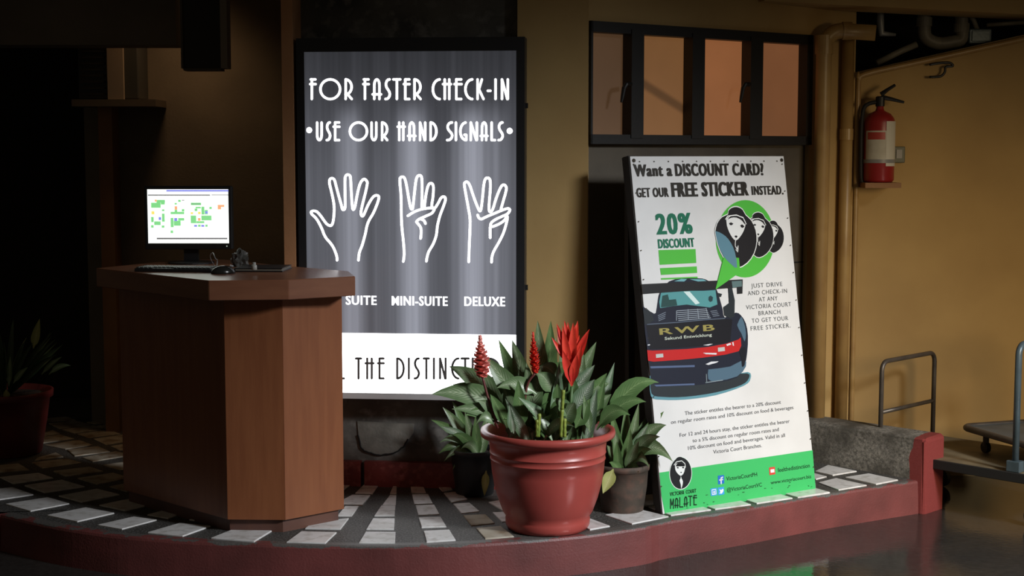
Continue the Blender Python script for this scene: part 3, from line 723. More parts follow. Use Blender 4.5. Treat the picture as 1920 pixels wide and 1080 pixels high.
H3 = [[(1378, 825), (1382, 700), (1388, 560), (1388, 470), (1375, 390), (1355, 280), (1342, 200), (1350, 180), (1370, 180), (1390, 215), (1415, 290), (1445, 370), (1466, 412), (1478, 395), (1490, 300), (1500, 200), (1512, 155), (1530, 145), (1550, 160), (1553, 230), (1545, 330), (1542, 400), (1553, 420), (1572, 400), (1600, 310), (1635, 225), (1660, 200), (1682, 220), (1678, 260), (1655, 340), (1638, 400)],
      [(1450, 445), (1460, 468), (1480, 478), (1520, 460), (1580, 435), (1640, 410), (1690, 393), (1710, 400), (1705, 420), (1685, 440), (1640, 460), (1590, 485), (1560, 510), (1552, 550), (1552, 630)],
      [(1570, 540), (1620, 520), (1665, 490), (1688, 455), (1690, 480), (1675, 540), (1655, 600), (1620, 670), (1580, 740), (1565, 790), (1563, 828)]]
for hs, lb in ((H1, 'white outline of an open hand with five fingers'), (H2, 'white outline of a hand holding up four fingers'), (H3, 'white outline of a hand holding up three fingers')):
    bm = B()
    for st in hs: ribbon(bm, [z4(*p) for p in smooth2(st, 3)], 0.0118, 0.0, 0.0035)
    seal(bm, 'hand_outline', LETW, lb)
for zz in (0.25, 0.75):
    bm = B(); box(bm, (sw - 0.001, 0.03, sh * zz + 0.10), (sw + 0.012, 0.05, sh * zz + 0.125)); attach(link('bolt', bm, BLK))

# ================================================================= COUNTER
base = [G(232, 918, .06), G(427, 974, .06), G(535, 975, .06), G(645, 954, .06)]
q0, q1, q2, q3 = [Vector((p.x, p.y, 0)) for p in base]
q4 = Vector((-1.22, 6.92, 0)); q5 = Vector((-1.52, 7.24, 0))
body = [q0, q1, q2, q3, q3 + Vector((-0.09, 0.14, 0)), q5]
ctr_ = ctr(body)
cn = thing('reception_counter', (ctr_.x, ctr_.y, 0), 'reddish brown wooden reception counter with angled front and thick top', 'counter')
bpy.context.view_layer.update()
def panel(p, q, z0, z1, th, m, name, parent, label=None):
    bm = B(); t = (q - p).normalized(); n = Vector((-t.y, t.x, 0))
    e = 0.0006
    slab(bm, [(p.x + t.x * e, p.y + t.y * e, z0), (q.x - t.x * e, q.y - t.y * e, z0), (q.x - t.x * e, q.y - t.y * e, z1), (p.x + t.x * e, p.y + t.y * e, z1)], n * th)
    o = link(name, bm, m, parent)
    if label: o['label'] = label
    return o
TOPZ = 1.12; TH = 0.085
for i, nm in ((0, 'side_panel'), (1, 'front_panel'), (2, 'front_panel'), (3, 'side_panel'), (4, 'back_panel'), (5, 'back_panel')):
    panel(body[i], body[(i + 1) % 6], 0.06, TOPZ - TH, 0.02, WOOD, nm, cn)
tk = [p + (ctr_ - p).normalized() * 0.028 for p in body]
bm = B(); prism(bm, [(p.x, p.y) for p in tk], 0.0, 0.062); link('plinth', bm, mat('plinth_laminate', (0.13, 0.055, 0.035), 0.5, var=(0.09, 0.04, 0.03), vscale=6), cn)
topP = [G(180, 503, TOPZ), G(391, 526, TOPZ), G(541, 524.5, TOPZ), G(666, 518, TOPZ)]
topP = [Vector((p.x, p.y, 0)) for p in topP] + [Vector((-0.74, 6.62, 0)), Vector((-1.12, 6.98, 0)), Vector((-1.45, 7.36, 0)), Vector((-1.66, 7.36, 0))]
bm = B(); prism(bm, [(p.x, p.y) for p in topP], TOPZ - TH, TOPZ)
bmesh.ops.bevel(bm, geom=bm.edges[:], offset=0.003, segments=1, affect='EDGES')
link('counter_top', bm, WOODT, cn)

# monitor -----------------------------------------------------------
MY = 7.05
m0, m1 = PY(276, 355, MY), PY(429.5, 456, MY)
mw, mh = m1.x - m0.x, m0.z - m1.z
mo = thing('monitor', ((m0.x + m1.x) / 2, MY + 0.04, TOPZ), 'lit flat computer monitor showing green blocks on the wooden counter', 'monitor'); bpy.context.view_layer.update()
bm = B(); bz = 0.016
box(bm, (m0.x - bz, MY, m1.z - 0.03), (m1.x + bz, MY + 0.045, m0.z + bz), bev=0.004); link('housing', bm, BLK, mo)
SCR = emit('screen_white', (0.96, 1.0, 0.93), 1.35)
bm = B(); box(bm, (m0.x, MY - 0.0015, m1.z), (m1.x, MY + 0.002, m0.z)); link('screen', bm, SCR, mo)
def scr(rects, rgb, name, dz=0.0022, s=1.0, label=None):
    bm = B()
    for x0, y0, x1, y1 in rects:     # zoom coordinates, origin (260,340), 6x
        a_, b_ = PY(260 + x0 / 6, 340 + y0 / 6, MY), PY(260 + x1 / 6, 340 + y1 / 6, MY)
        v = [bm.verts.new((x, MY - dz, z)) for x, z in ((a_.x, b_.z), (b_.x, b_.z), (b_.x, a_.z), (a_.x, a_.z))]; bm.faces.new(v)
    o = link(name, bm, emit('screen_' + name, lin(rgb), s), mo); o['kind'] = 'stuff'
    if label: o['label'] = label
scr([(140, 240, 250, 298), (200, 208, 298, 240), (250, 240, 295, 262), (140, 400, 172, 460), (262, 362, 295, 455), (175, 450, 250, 492), (262, 314, 292, 335), (140, 492, 170, 522), (260, 495, 292, 522),
     (360, 342, 515, 370), (405, 318, 436, 342), (485, 312, 516, 340), (360, 410, 396, 516), (396, 440, 475, 500), (445, 412, 515, 442), (360, 552, 390, 582), (445, 208, 475, 232), (405, 242, 432, 262),
     (585, 384, 650, 472), (650, 446, 740, 472), (705, 384, 822, 440), (705, 284, 742, 375), (742, 320, 780, 372), (795, 286, 824, 312), (640, 285, 702, 305), (630, 306, 662, 335), (750, 486, 778, 512), (668, 486, 700, 512), (588, 240, 704, 268)],
    (112, 214, 122), 'green_block', s=0.95, label='green squares on the screen')
scr([(182, 205, 205, 228), (405, 280, 436, 318), (668, 412, 698, 444), (890, 264, 966, 288), (890, 288, 930, 316)], (245, 160, 100), 'orange_block', 0.0028, label='orange squares on the screen')
scr([(145, 336, 180, 372), (668, 342, 700, 370), (585, 346, 615, 370)], (250, 220, 90), 'yellow_block', 0.0028)
scr([(400, 412, 436, 446), (225, 402, 255, 436), (750, 336, 780, 362), (625, 488, 660, 512), (704, 488, 740, 512), (312, 96, 1010, 116)], (110, 120, 225), 'blue_block', 0.0028)
scr([(105, 148, 805, 161), (205, 634, 1000, 652), (485, 208, 516, 216), (590, 250, 700, 256), (820, 150, 1010, 158)], (60, 62, 66), 'dark_bar', 0.0028)
bm = B(); c_ = (m0.x + m1.x) / 2
box(bm, (c_ - 0.035, MY + 0.045, TOPZ + 0.01), (c_ + 0.035, MY + 0.07, m1.z + 0.1)); lathe(bm, [(0.11, 0), (0.11, 0.008), (0.03, 0.016)], (c_, MY + 0.05, TOPZ), 24)
link('stand', bm, BLK, mo)
bm = B(); p = PY(425.5, 461.5, MY); box(bm, (p.x - 0.002, MY - 0.002, p.z - 0.002), (p.x + 0.002, MY + 0.001, p.z + 0.002)); link('power_light', bm, emit('indicator_lamp', (0.7, 0.9, 0.7), 0.8), mo)

# keyboard, mouse and the small things on the counter ----------------------
k0, k1 = G(277, 505, TOPZ), G(398, 512, TOPZ)
ka = math.atan2(k1.y - k0.y, k1.x - k0.x) - 0.02
kc = G(338, 508, TOPZ)
kb = thing('keyboard', (kc.x, kc.y, TOPZ), 'black computer keyboard in front of the lit monitor', 'keyboard', rz=-0.12); bpy.context.view_layer.update()
bm = B(); box(bm, (-0.19, -0.07, 0.0), (0.17, 0.07, 0.016), bev=0.004); o = link('keyboard_base', bm, BLK); o.parent = kb
KEYM = mat('dark_key_cap', (0.05, 0.055, 0.05), 0.35)
kme = None
bm = B(); box(bm, (-0.0072, -0.0072, 0), (0.0072, 0.0072, 0.006), bev=0.0015, seg=1); kp = link('key', bm, KEYM); kp.parent = kb
first = True
for r in range(6):
    for cidx in range(18):
        x = -0.176 + cidx * 0.0193; y = -0.056 + r * 0.0205
        if r == 0 and 4 <= cidx <= 8: continue
        o = kp if first else kp.copy()
        if not first: COL.objects.link(o)
        first = False
        o.parent = kb; o.location = (x, y, 0.0155)
ms = G(410, 513, TOPZ); ms.x += 0.02
mt = thing('mouse', (ms.x, ms.y, TOPZ), 'small black computer mouse with cable right of the keyboard', 'mouse', rz=0.4); bpy.context.view_layer.update()
bm = B(); bmesh.ops.create_uvsphere(bm, u_segments=20, v_segments=12, radius=1)
for v in bm.verts:
    v.co = Vector((v.co.x * 0.055, v.co.y * 0.032 * (1 - 0.12 * v.co.x), max(v.co.z, 0) * 0.036))
o = link('mouse_shell', bm, mat('glossy_black_plastic', (0.015, 0.015, 0.014), 0.18), smooth=True); o.parent = mt
bm = B(); tube(bm, [(0.03, -0.004, 0.036), (0.045, -0.004, 0.031)], 0.004, 8); o = link('scroll_wheel', bm, GREYM); o.parent = mt
bm = B(); tube(bm, smoothpath([G(404, 507, TOPZ) + Vector((0, 0.03, 0.01)), G(406, 500, TOPZ) + Vector((0, 0.02, 0.03)), PY(404, 485, 6.66), PY(399, 474, 6.74), PY(394, 482, 6.82), Vector((-1.40, 6.88, TOPZ + 0.004))], 5), 0.0022, 6)
link('cable', bm, GREYM, mt)
tr_ = G(480, 510, TOPZ)
lb = thing('logbook', (tr_.x, tr_.y, TOPZ), 'flat black logbook lying right of the mouse on the counter', 'book', rz=-0.05); bpy.context.view_layer.update()
bm = B(); box(bm, (-0.10, 0.0, 0.0), (0.12, 0.22, 0.006), bev=0.002, seg=1); box(bm, (-0.10, 0.0, 0.013), (0.12, 0.22, 0.017), bev=0.002, seg=1); box(bm, (-0.10, 0.0, 0.004), (-0.094, 0.22, 0.015)); o = link('cover', bm, BLK); o.parent = lb
bm = B(); box(bm, (-0.095, 0.005, 0.006), (0.114, 0.215, 0.013)); o = link('pages', bm, mat('dim_paper', (0.2, 0.18, 0.14), 0.8)); o.parent = lb
cp = PY(476, 500, 6.45)
bm = B(); lathe(bm, [(0.006, 0), (0.012, 0.001), (0.012, 0.02), (0.010, 0.022), (0.007, 0.024), (0.007, 0.034), (0.0, 0.035)], (0, 0, 0), 14)
o = link('bottle', bm, mat('pale_plastic_bottle', (0.4, 0.4, 0.36), 0.4), smooth=True); o.location = (cp.x, 6.46, TOPZ + 0.0175)
tag(o, 'tiny pale bottle standing on the black logbook', 'bottle')
# crumpled clear plastic
bm = B(); bmesh.ops.create_icosphere(bm, subdivisions=3, radius=1)
cpp = PY(446, 484, 6.86)
for v in bm.verts:
    k = 1 + random.uniform(-0.28, 0.28); v.co = Vector((v.co.x * 0.04 * k, v.co.y * 0.03 * k, max(-0.035, v.co.z * 0.045 * k)))
o = link('plastic_bag', bm, mat('dim_crumpled_plastic', (0.08, 0.078, 0.07), 0.35)); o.location = (cpp.x + 0.01, 6.86, TOPZ + 0.037)
tag(o, 'crumpled grey plastic bag behind the mouse on the counter', 'bag')

# ================================================================= BANNER BOARD
Bp = G(1243, 965); Rp = G(1530, 918)
bu = (Rp - Bp); BW = bu.length; bu.normalize(); bn = Vector((-bu.y, bu.x, 0)); BH = 1.66; LEAN = 0.165
bd = thing('sign_board', tuple(Bp), 'tall white leaning advertising board with green bottom band beside the potted plants', 'sign board')
upv = Vector((0, 0, 1)) * math.cos(LEAN) + bn * math.sin(LEAN)
nv = bu.cross(upv)                       # points towards the camera
Rm = Matrix((bu, upv, nv)).transposed().to_4x4()
bd.rotation_euler = Rm.to_euler(); bpy.context.view_layer.update()
def battach(o): o.parent = bd; return o
bm = B(); box(bm, (0, 0.002, -0.006), (BW, BH, 0.0), bev=0.001, seg=1); battach(link('tarpaulin', bm, mat('white_tarpaulin', (0.74, 0.74, 0.73), 0.42, var=(0.66, 0.66, 0.65), vscale=3, bump=0.03, bscale=30)))
FW = mat('dark_timber_frame', (0.016, 0.013, 0.010), 0.7)
bm = B()
box(bm, (-0.004, 0.0, -0.05), (0.035, BH + 0.004, -0.0065)); box(bm, (BW - 0.035, 0.0, -0.05), (BW + 0.002, BH + 0.004, -0.0065))
for v0 in (0.0, BH / 2, BH - 0.035): box(bm, (0.035, v0, -0.05), (BW - 0.035, v0 + 0.035, -0.0065))
battach(link('timber_frame', bm, FW))
bm = B(); box(bm, (0.0, 0.04, -0.064), (BW - 0.004, BH + 0.003, -0.05)); battach(link('backing_board', bm, FW))
# rear prop legs (world space)
for k, s in enumerate((0.03, BW - 0.06)):
    bm = B(); t0 = Bp + bu * s + upv * (BH * 0.93) - nv * 0.075; f0 = Bp + bu * s + bn * 0.30
    slab(bm, [tuple(f0), tuple(f0 + bu * 0.035), tuple(t0 + bu * 0.035), tuple(t0)], bn * 0.03)
    o = link('prop_leg', bm, FW); put(o, bd)
hb = homog([(1174, 292), (1470, 292), (1530, 921), (1243, 964)], [(0, BH), (BW, BH), (BW, 0), (0, 0)])
z6 = lambda x, y: hb(1160 + x / 3.858, 280 + y / 3.858)
z7 = lambda x, y: hb(1160 + x / 3.858, 500 + y / 3.858)
z8 = lambda x, y: hb(1200 + x / 4.5, 740 + y / 4.5)
ZL = [0.0]
def poly(xf, pts, rgb, name, zl, rough=0.42, sm=0, label=None, bm=None):
    own = bm is None
    if own: bm = B()
    P = smooth2(pts + [pts[0]], sm)[:-1] if sm else pts
    vs_ = [bm.verts.new((*xf(*p), zl)) for p in P]
    f = bm.faces.new(vs_)
    if own:
        bmesh.ops.triangulate(bm, faces=bm.faces[:]); bm.normal_update()
        for f in bm.faces:
            if f.normal.z < 0: f.normal_flip()
        o = battach(link(name, bm, flat(rgb, rough)))
        if label: o['label'] = label
        return o
def polys(xf, lst, rgb, name, zl, rough=0.42, sm=0, label=None):
    if name in ('car_flank', 'body_glint'):
        for pts in lst: poly(xf, pts, rgb, name, zl, sm=sm)
        return
    bm = B()
    for pts in lst: poly(xf, pts, rgb, name, zl, sm=sm, bm=bm)
    bmesh.ops.triangulate(bm, faces=bm.faces[:]); bm.normal_update()
    for f in bm.faces:
        if f.normal.z < 0: f.normal_flip()
    o = battach(link(name, bm, flat(rgb, rough)))
    if label: o['label'] = label
    return o
def lines(xf, lst, wd, rgb, name, zl, label=None):
    bm = B()
    for st in lst: ribbon(bm, [xf(*p) for p in st], wd, zl - 0.0001, zl)
    o = battach(link(name, bm, flat(rgb)))
    if label: o['label'] = label
    return o
def btext(xf, items, rgb, zl, label, name='lettering'):
    bm = B()
    for s, x0, y0, x1, y1, h, bold, spc in items:
        p0, p1 = xf(x0, y0), xf(x1, y1); pt = xf(x0, y0 - h)
        text_into(bm, s, p0[0], p1[0], (p0[1] + p1[1]) / 2, pt[1] - p0[1], zl, min(bold, 0.012), spc * (1.16 if bold >= 0.02 else 1), fat=(bold * 1.15 if bold >= 0.02 else 0))
    o = battach(link(name, bm, flat(rgb))); o['label'] = label; o['kind'] = 'stuff'
DK = (44, 40, 34)
btext(z6, [('Want a', 85, 195, 370, 192, 92, 0.06, 1), ('DISCOUNT CARD?', 390, 192, 1050, 188, 95, 0.06, 1)], DK, 0.0012, 'dark headline asking about a discount card')
btext(z6, [('GET OUR', 105, 350, 345, 347, 72, 0.055, 1), ('FREE STICKER', 365, 348, 938, 337, 110, 0.065, 1), ('INSTEAD.', 958, 335, 1195, 330, 68, 0.055, 1)], DK, 0.0012, 'dark second headline line')
btext(z6, [('20%', 255, 622, 525, 617, 158, 0.045, 1), ('DISCOUNT', 268, 724, 538, 719, 70, 0.055, 1)], (24, 108, 80), 0.0012, 'dark green discount figure')
GRN = (82, 186, 66)
polys(z6, [[(270, 740), (543, 733), (549, 835), (280, 848)], [(283, 872), (553, 860), (556, 908), (290, 922)], [(290, 945), (558, 935), (560, 947), (292, 957)]], GRN, 'green_bar', 0.0012)
bub = [(910 + 218 * math.cos(t), 658 + 285 * math.sin(t)) for t in [2 * math.pi * k / 48 for k in range(48)]]
poly(z6, bub, GRN, 'speech_bubble', 0.0012, label='bright green printed speech bubble')
poly(z6, [(748, 790), (688, 1030), (870, 905), (860, 800)], GRN, 'speech_bubble_tail', 0.0048)
def lady(cx, cy, s, zl, peel=False):
    T = lambda x, y: z6(cx + (x - 840) * s, cy + (y - 650) * s)
    EGG = [(686, 600), (700, 545), (735, 500), (778, 480), (782, 455), (805, 432), (845, 425), (885, 445), (908, 485), (950, 525), (982, 595), (990, 680), (970, 765), (920, 835), (850, 872), (800, 850), (745, 790), (705, 700)]
    poly(T, [(840 + (x - 840) * 1.035, 650 + (y - 650) * 1.035) for x, y in EGG], (236, 238, 236), 'emblem_rim', zl, sm=2)
    poly(T, EGG, (30, 28, 30), 'emblem', zl + 0.0004, sm=2)
    poly(T, [(765, 515), (770, 560), (785, 605), (810, 650), (838, 672), (868, 645), (895, 600), (910, 545), (905, 512), (880, 495), (840, 488), (790, 492)], (226, 228, 226), 'emblem_face', zl + 0.0008, sm=2)
    poly(T, [(775, 520), (800, 505), (840, 503), (880, 525), (905, 555), (908, 515), (880, 497), (840, 490), (795, 494)], (30, 28, 30), 'emblem_fringe', zl + 0.0012, sm=2)
    lines(T, [[(760, 515), (775, 492), (840, 484), (890, 505), (912, 550)]], 0.005 * s, (236, 238, 236), 'cap_line', zl + 0.0014)
    polys(T, [[(785, 545), (800, 538), (818, 548), (805, 560), (792, 558)], [(868, 560), (882, 553), (900, 568), (888, 580), (874, 575)], [(824, 640), (838, 634), (850, 642), (838, 655)]], (30, 28, 30), 'emblem_features', zl + 0.0012)
    lines(T, [[(836, 655), (832, 690), (832, 712)], [(832, 712), (845, 735), (853, 712), (850, 755), (838, 740)]], 0.005 * s, (220, 222, 220), 'cigarette', zl + 0.0012)
    if peel:
        poly(T, [(684, 602), (715, 612), (760, 640), (800, 690), (830, 760), (846, 872), (800, 845), (745, 785), (705, 700)], (92, 132, 148), 'peeled_corner', zl + 0.0012, sm=2)
lady(1115, 645, 0.53, 0.0016); lady(1005, 632, 0.74, 0.0028); lady(840, 650, 1.0, 0.0040, True)
for it in (('JUST DRIVE', 955, 168, 1185, 160), ('AND CHECK-IN', 930, 222, 1220, 210), ('AT ANY', 1012, 270, 1150, 262), ('VICTORIA COURT', 918, 326, 1250, 307), ('BRANCH', 1010, 370, 1170, 362), ('TO GET YOUR', 960, 422, 1228, 410), ('FREE STICKER.', 952, 476, 1245, 465)): pass
btext(z7, [(s, x0, y0, x1, y1, 33, 0.0, 1.15) for s, x0, y0, x1, y1 in (('JUST DRIVE', 955, 168, 1185, 160), ('AND CHECK-IN', 930, 222, 1220, 210), ('AT ANY', 1012, 270, 1150, 262), ('VICTORIA COURT', 918, 326, 1250, 307), ('BRANCH', 1010, 370, 1170, 362), ('TO GET YOUR', 960, 422, 1228, 410), ('FREE STICKER.', 952, 476, 1245, 465))], (84, 88, 90), 0.0012, 'thin grey centred lines right of the car')
btext(z8, [(s, x0, y0, x1, y1, 33, 0.0, 1.0) for s, x0, y0, x1, y1 in (('The sticker entitles the bearer to a 20% discount', 372, 185, 1188, 100), ('on regular room rates and 10% discount on food & beverages', 255, 258, 1295, 145),
      ('For 12 and 24 hours stay, the sticker entitles the bearer', 330, 368, 1262, 258), ('to a 5% discount on regular room rates and', 440, 418, 1170, 322), ('10% discount on food and beverages. Valid in all', 402, 478, 1222, 373), ('Victoria Court Branches.', 615, 510, 1025, 458))], (70, 72, 76), 0.0012, 'small grey paragraph on the white ground')
poly(z8, [(160, 662), (1456, 488), (1481, 813), (1470, 822), (210, 1003), (195, 930), (178, 850)], (66, 186, 104), 'green_band', 0.0012, label='green printed bottom band')
# emblem on the band
eg = [(338 + 91 * math.cos(t), 668 + 130 * math.sin(t)) for t in [2 * math.pi * k / 40 for k in range(40)]]
poly(z8, [(338 + 96 * math.cos(t), 668 + 136 * math.sin(t)) for t in [2 * math.pi * k / 40 for k in range(40)]], (225, 235, 228), 'emblem_rim', 0.0018)
poly(z8, eg, (32, 34, 36), 'emblem', 0.0024)
poly(z8, [(330 + 42 * math.cos(t), 575 + 42 * math.sin(t)) for t in [2 * math.pi * k / 24 for k in range(24)]], (32, 34, 36), 'emblem', 0.0024 + 0.0002)
poly(z8, [(288, 600), (292, 640), (312, 672), (338, 690), (360, 672), (372, 635), (374, 598), (350, 580), (315, 580)], (226, 230, 228), 'emblem_face', 0.0030, sm=2)
poly(z8, [(294, 612), (312, 596), (340, 592), (368, 612), (372, 594), (350, 580), (312, 580)], (32, 34, 36), 'emblem_fringe', 0.0034, sm=2)
polys(z8, [[(300, 622), (312, 616), (322, 624), (312, 630)], [(346, 622), (356, 614), (368, 622), (358, 630)], [(332, 660), (340, 656), (348, 661), (340, 668)]], (32, 34, 36), 'emblem_features', 0.0034)
lines(z8, [[(280, 600), (300, 574), (345, 566), (372, 590), (376, 620)]], 0.0035, (230, 235, 232), 'cap_line', 0.0036)
poly(z8, [(338, 690), (336, 710), (328, 730), (338, 760), (342, 796), (352, 770), (356, 735), (345, 712)], (226, 230, 228), 'emblem_hand', 0.0030, sm=2)
bm = B()
def spread(word, x0, y0, x1, y1, h, gap, wd, narrow=None):
    wts = [dict(I=0.3, O=1.5).get(c, 1.0) if c != ' ' else 0.8 for c in word]; tot_ = sum(wts) + gap * (len(word) - 1)
    x = 0
    for c, wt in zip(word, wts):
        if c != ' ':
            X0 = x0 + (x1 - x0) * x / tot_; X1 = x0 + (x1 - x0) * (x + wt) / tot_
            Y0 = y0 + (y1 - y0) * x / tot_
            for st in GL[c]: ribbon(bm, [z8(X0 + p[0] * (X1 - X0), Y0 - p[1] * h) for p in st], wd, 0.0021, 0.0022)
        x += wt + gap
spread('VICTORIA COURT', 250, 853, 468, 825, 26, 0.35, 0.003)
spread('MALATE', 252, 957, 474, 925, 76, 0.3, 0.006)
o = battach(link('lettering', bm, flat((24, 60, 38)))); o['label'] = 'narrow branch name under the emblem'
btext(z8, [('VictoriaCourtPH', 725, 735, 985, 697, 34, 0.008, 1), ('@VictoriaCourtVC', 730, 830, 1025, 780, 34, 0.008, 1), ('feelthedistinction', 1160, 663, 1432, 634, 36, 0.008, 1), ('www.victoriacourt.biz', 1100, 765, 1445, 720, 30, 0.008, 1)], (24, 60, 38), 0.0020, 'dark contact lines on the green band')
polys(z8, [[(652, 692), (704, 686), (706, 756), (654, 764)]], (44, 110, 196), 'icon_square', 0.0020)
polys(z8, [[(652, 790), (704, 783), (708, 846), (656, 854)], [(590, 798), (644, 791), (648, 852), (594, 860)]], (64, 160, 224), 'icon_square', 0.0020)
polys(z8, [[(1085, 628), (1134, 622), (1138, 684), (1089, 692)]], (214, 74, 62), 'icon_square', 0.0020)
lines(z8, [[(680, 758), (678, 712), (692, 704)], [(667, 728), (692, 724)]], 0.006, (240, 240, 240), 'icon_mark', 0.0026)
polys(z8, [[(664, 802), (680, 812), (690, 800), (700, 806), (696, 824), (684, 840), (662, 838), (674, 828)], [(1096, 645), (1128, 641), (1130, 668), (1098, 672)]], (240, 240, 240), 'icon_mark', 0.0026)
lines(z8, [[(602, 808), (634, 804), (637, 842), (605, 847), (602, 808)], [(614, 822), (626, 820), (627, 832), (616, 834), (614, 822)]], 0.0035, (240, 240, 240), 'icon_mark', 0.0026)
# the car on the board
NAVY = (30, 34, 48); BODY = (22, 22, 28)
poly(z7, [(215, 800), (300, 870), (520, 860), (760, 820), (930, 780), (950, 830), (900, 880), (700, 945), (480, 975), (300, 975), (225, 950)], (96, 146, 158), 'car_shadow', 0.0010, sm=3, label='teal rim of the printed car shadow')
poly(z7, [(220, 800), (300, 850), (520, 850), (760, 810), (925, 790), (935, 830), (880, 875), (700, 925), (480, 955), (310, 955), (228, 930)], (44, 50, 54), 'car_shadow', 0.0014, sm=3)
CAR = [(160, 300), (185, 320), (225, 345), (255, 350), (268, 260), (285, 195), (350, 120), (440, 100), (560, 98), (620, 108), (680, 150), (712, 215), (745, 330), (760, 385), (840, 350), (880, 372), (915, 430), (930, 520), (925, 640), (905, 740), (850, 820), (700, 855), (450, 880), (250, 865), (225, 830), (205, 700), (190, 590), (170, 430)]
poly(z7, CAR, NAVY, 'car_body', 0.0018, sm=2, label='dark blue printed sports car seen from behind')
poly(z7, [(290, 205), (345, 185), (480, 190), (600, 190), (690, 185), (705, 290), (650, 312), (480, 290), (380, 300), (285, 315), (278, 270)], (84, 148, 150), 'car_window', 0.0022, label='teal rear window')
polys(z7, [[(455, 195), (500, 195), (575, 280), (545, 290)]], (205, 226, 224), 'window_glint', 0.0026)
polys(z7, [[(385, 120), (440, 102), (480, 104), (460, 122)], [(500, 105), (600, 106), (640, 128), (560, 122)]], (110, 168, 176), 'roof_glint', 0.0026)
poly(z7, [(300, 225), (340, 215), (350, 255), (400, 250), (410, 295), (340, 305), (290, 310)], (40, 72, 70), 'seat_shape', 0.0026)
poly(z7, [(640, 235), (655, 225), (672, 238), (668, 265), (650, 272), (638, 258)], (40, 62, 66), 'mirror', 0.0026)
poly(z7, [(148, 140), (890, 108), (888, 212), (850, 214), (848, 168), (155, 212)], (34, 34, 36), 'car_spoiler', 0.0030, label='black printed rear wing')
poly(z7, [(808, 122), (882, 118), (884, 160), (850, 164), (815, 172)], (92, 116, 116), 'spoiler_glint', 0.0034)
polys(z7, [[(783, 172), (812, 170), (832, 260), (830, 380), (800, 392), (755, 370), (748, 310), (790, 280)], [(160, 330), (190, 320), (222, 350), (240, 400), (200, 430), (172, 430)], [(705, 205), (738, 214), (730, 236), (706, 232)]], (38, 44, 48), 'car_flank', 0.0030)
bm = B(); lines(z7, [[(405 + k * 3, 335 + k * 14), (625 + k * 6, 322 + k * 13)] for k in range(6)] + [[(405, 335), (405, 405)], [(490, 325), (492, 400)], [(560, 322), (568, 395)], [(622, 318), (640, 390)]], 0.0032, (150, 160, 170), 'engine_grille', 0.0024)
bm.free()
lines(z7, [[(270 + k * 2, 370 + k * 12), (325 - k, 345 + k * 14)] for k in range(4)] + [[(655 + k * 6, 340 + k * 12), (700 + k * 6, 334 + k * 12)] for k in range(4)], 0.003, (120, 130, 144), 'engine_grille', 0.0024)
poly(z7, [(185, 440), (400, 425), (600, 408), (760, 395), (815, 400), (800, 560), (760, 572), (600, 590), (400, 605), (215, 612)], BODY, 'car_tail', 0.0024, label='black tail panel')
lines(z7, [[(190, 432), (400, 420), (600, 402), (760, 392)]], 0.0035, (92, 104, 120), 'panel_edge', 0.0028)
# chunky yellow letters and the small script on the tail
btext(z7, [('RWB', 282, 506, 686, 480, 48, 0.05, 1.1)], (150, 140, 78), 0.0030, 'chunky yellow letters on the printed car')
btext(z7, [('Sekund Entwicklung', 320, 543, 665, 522, 22, 0.012, 1.0)], (196, 204, 190), 0.0030, 'thin pale script on the printed car')
poly(z7, [(192, 618), (230, 622), (480, 612), (640, 598), (770, 575), (860, 545), (876, 530), (880, 590), (862, 630), (760, 655), (600, 675), (430, 690), (240, 702), (200, 695)], (188, 34, 34), 'tail_light', 0.0030, sm=0, label='red printed tail light strip')
polys(z7, [[(255, 648), (308, 644), (311, 670), (258, 675)], [(708, 604), (758, 599), (760, 628), (710, 633)]], (186, 190, 186), 'reflector_plate', 0.0034)
polys(z7, [[(600, 640), (700, 642), (698, 654), (620, 650)], [(770, 580), (800, 570), (805, 582), (775, 592)], [(812, 566), (822, 563), (826, 590), (818, 590)], [(618, 722), (660, 704), (715, 702), (700, 712), (640, 728)], [(195, 578), (212, 576), (212, 584), (196, 586)], [(600, 585), (650, 576), (672, 576), (640, 588)]], (214, 216, 220), 'body_glint', 0.0036)
polys(z7, [[(880, 380), (900, 420), (915, 500), (905, 560), (880, 500), (850, 440)], [(640, 760), (800, 740), (900, 690), (915, 740), (850, 812), (700, 845), (640, 830)]], (78, 104, 122), 'body_sheen', 0.0024, sm=2)
polys(z7, [[(215, 735), (540, 728), (540, 742), (220, 750)], [(245, 868), (540, 860), (540, 872), (260, 880)]], (84, 100, 132), 'bumper_edge', 0.0028)
polys(z7, [[(860, 620), (905, 600), (915, 640), (905, 730), (885, 740), (880, 680)]], (24, 26, 34), 'wheel_arch', 0.0028, sm=2)
lines(z7, [[(625, 795), (628, 855)], [(620, 855), (745, 838)]], 0.004, (130, 144, 150), 'bumper_glint', 0.0034)
# eyelets and nail marks round the edge
bm = B()
for k in range(12):
    for px_, py_ in (((1180 + k * 5.3), 308 + k * 55), ((1466 + k * 5.3), 308 + k * 52)):
        u, v = hb(px_, py_); ribbon(bm, [(u, v), (u + 0.004, v + 0.002)], 0.005, 0.0, 0.0024)
for k in range(11):
    u, v = (0.05 + k * (BW - 0.1) / 10, BH - 0.025); ribbon(bm, [(u, v), (u + 0.003, v)], 0.006, 0.0, 0.0016)
for u, v in ((0.018, BH - 0.02), (BW - 0.018, BH - 0.02)): ribbon(bm, [(u, v), (u + 0.002, v)], 0.018, 0.0, 0.0024)
battach(link('nail', bm, flat((74, 66, 54))))['kind'] = 'stuff'
bm = B()
for k in range(16):
    u = random.uniform(0.02, BW - 0.02); v = random.uniform(0.01, 0.06); ribbon(bm, [(u, v), (u + random.uniform(0.002, 0.010), v + random.uniform(-0.002, 0.002))], random.uniform(0.0015, 0.003), 0.0, 0.0042)
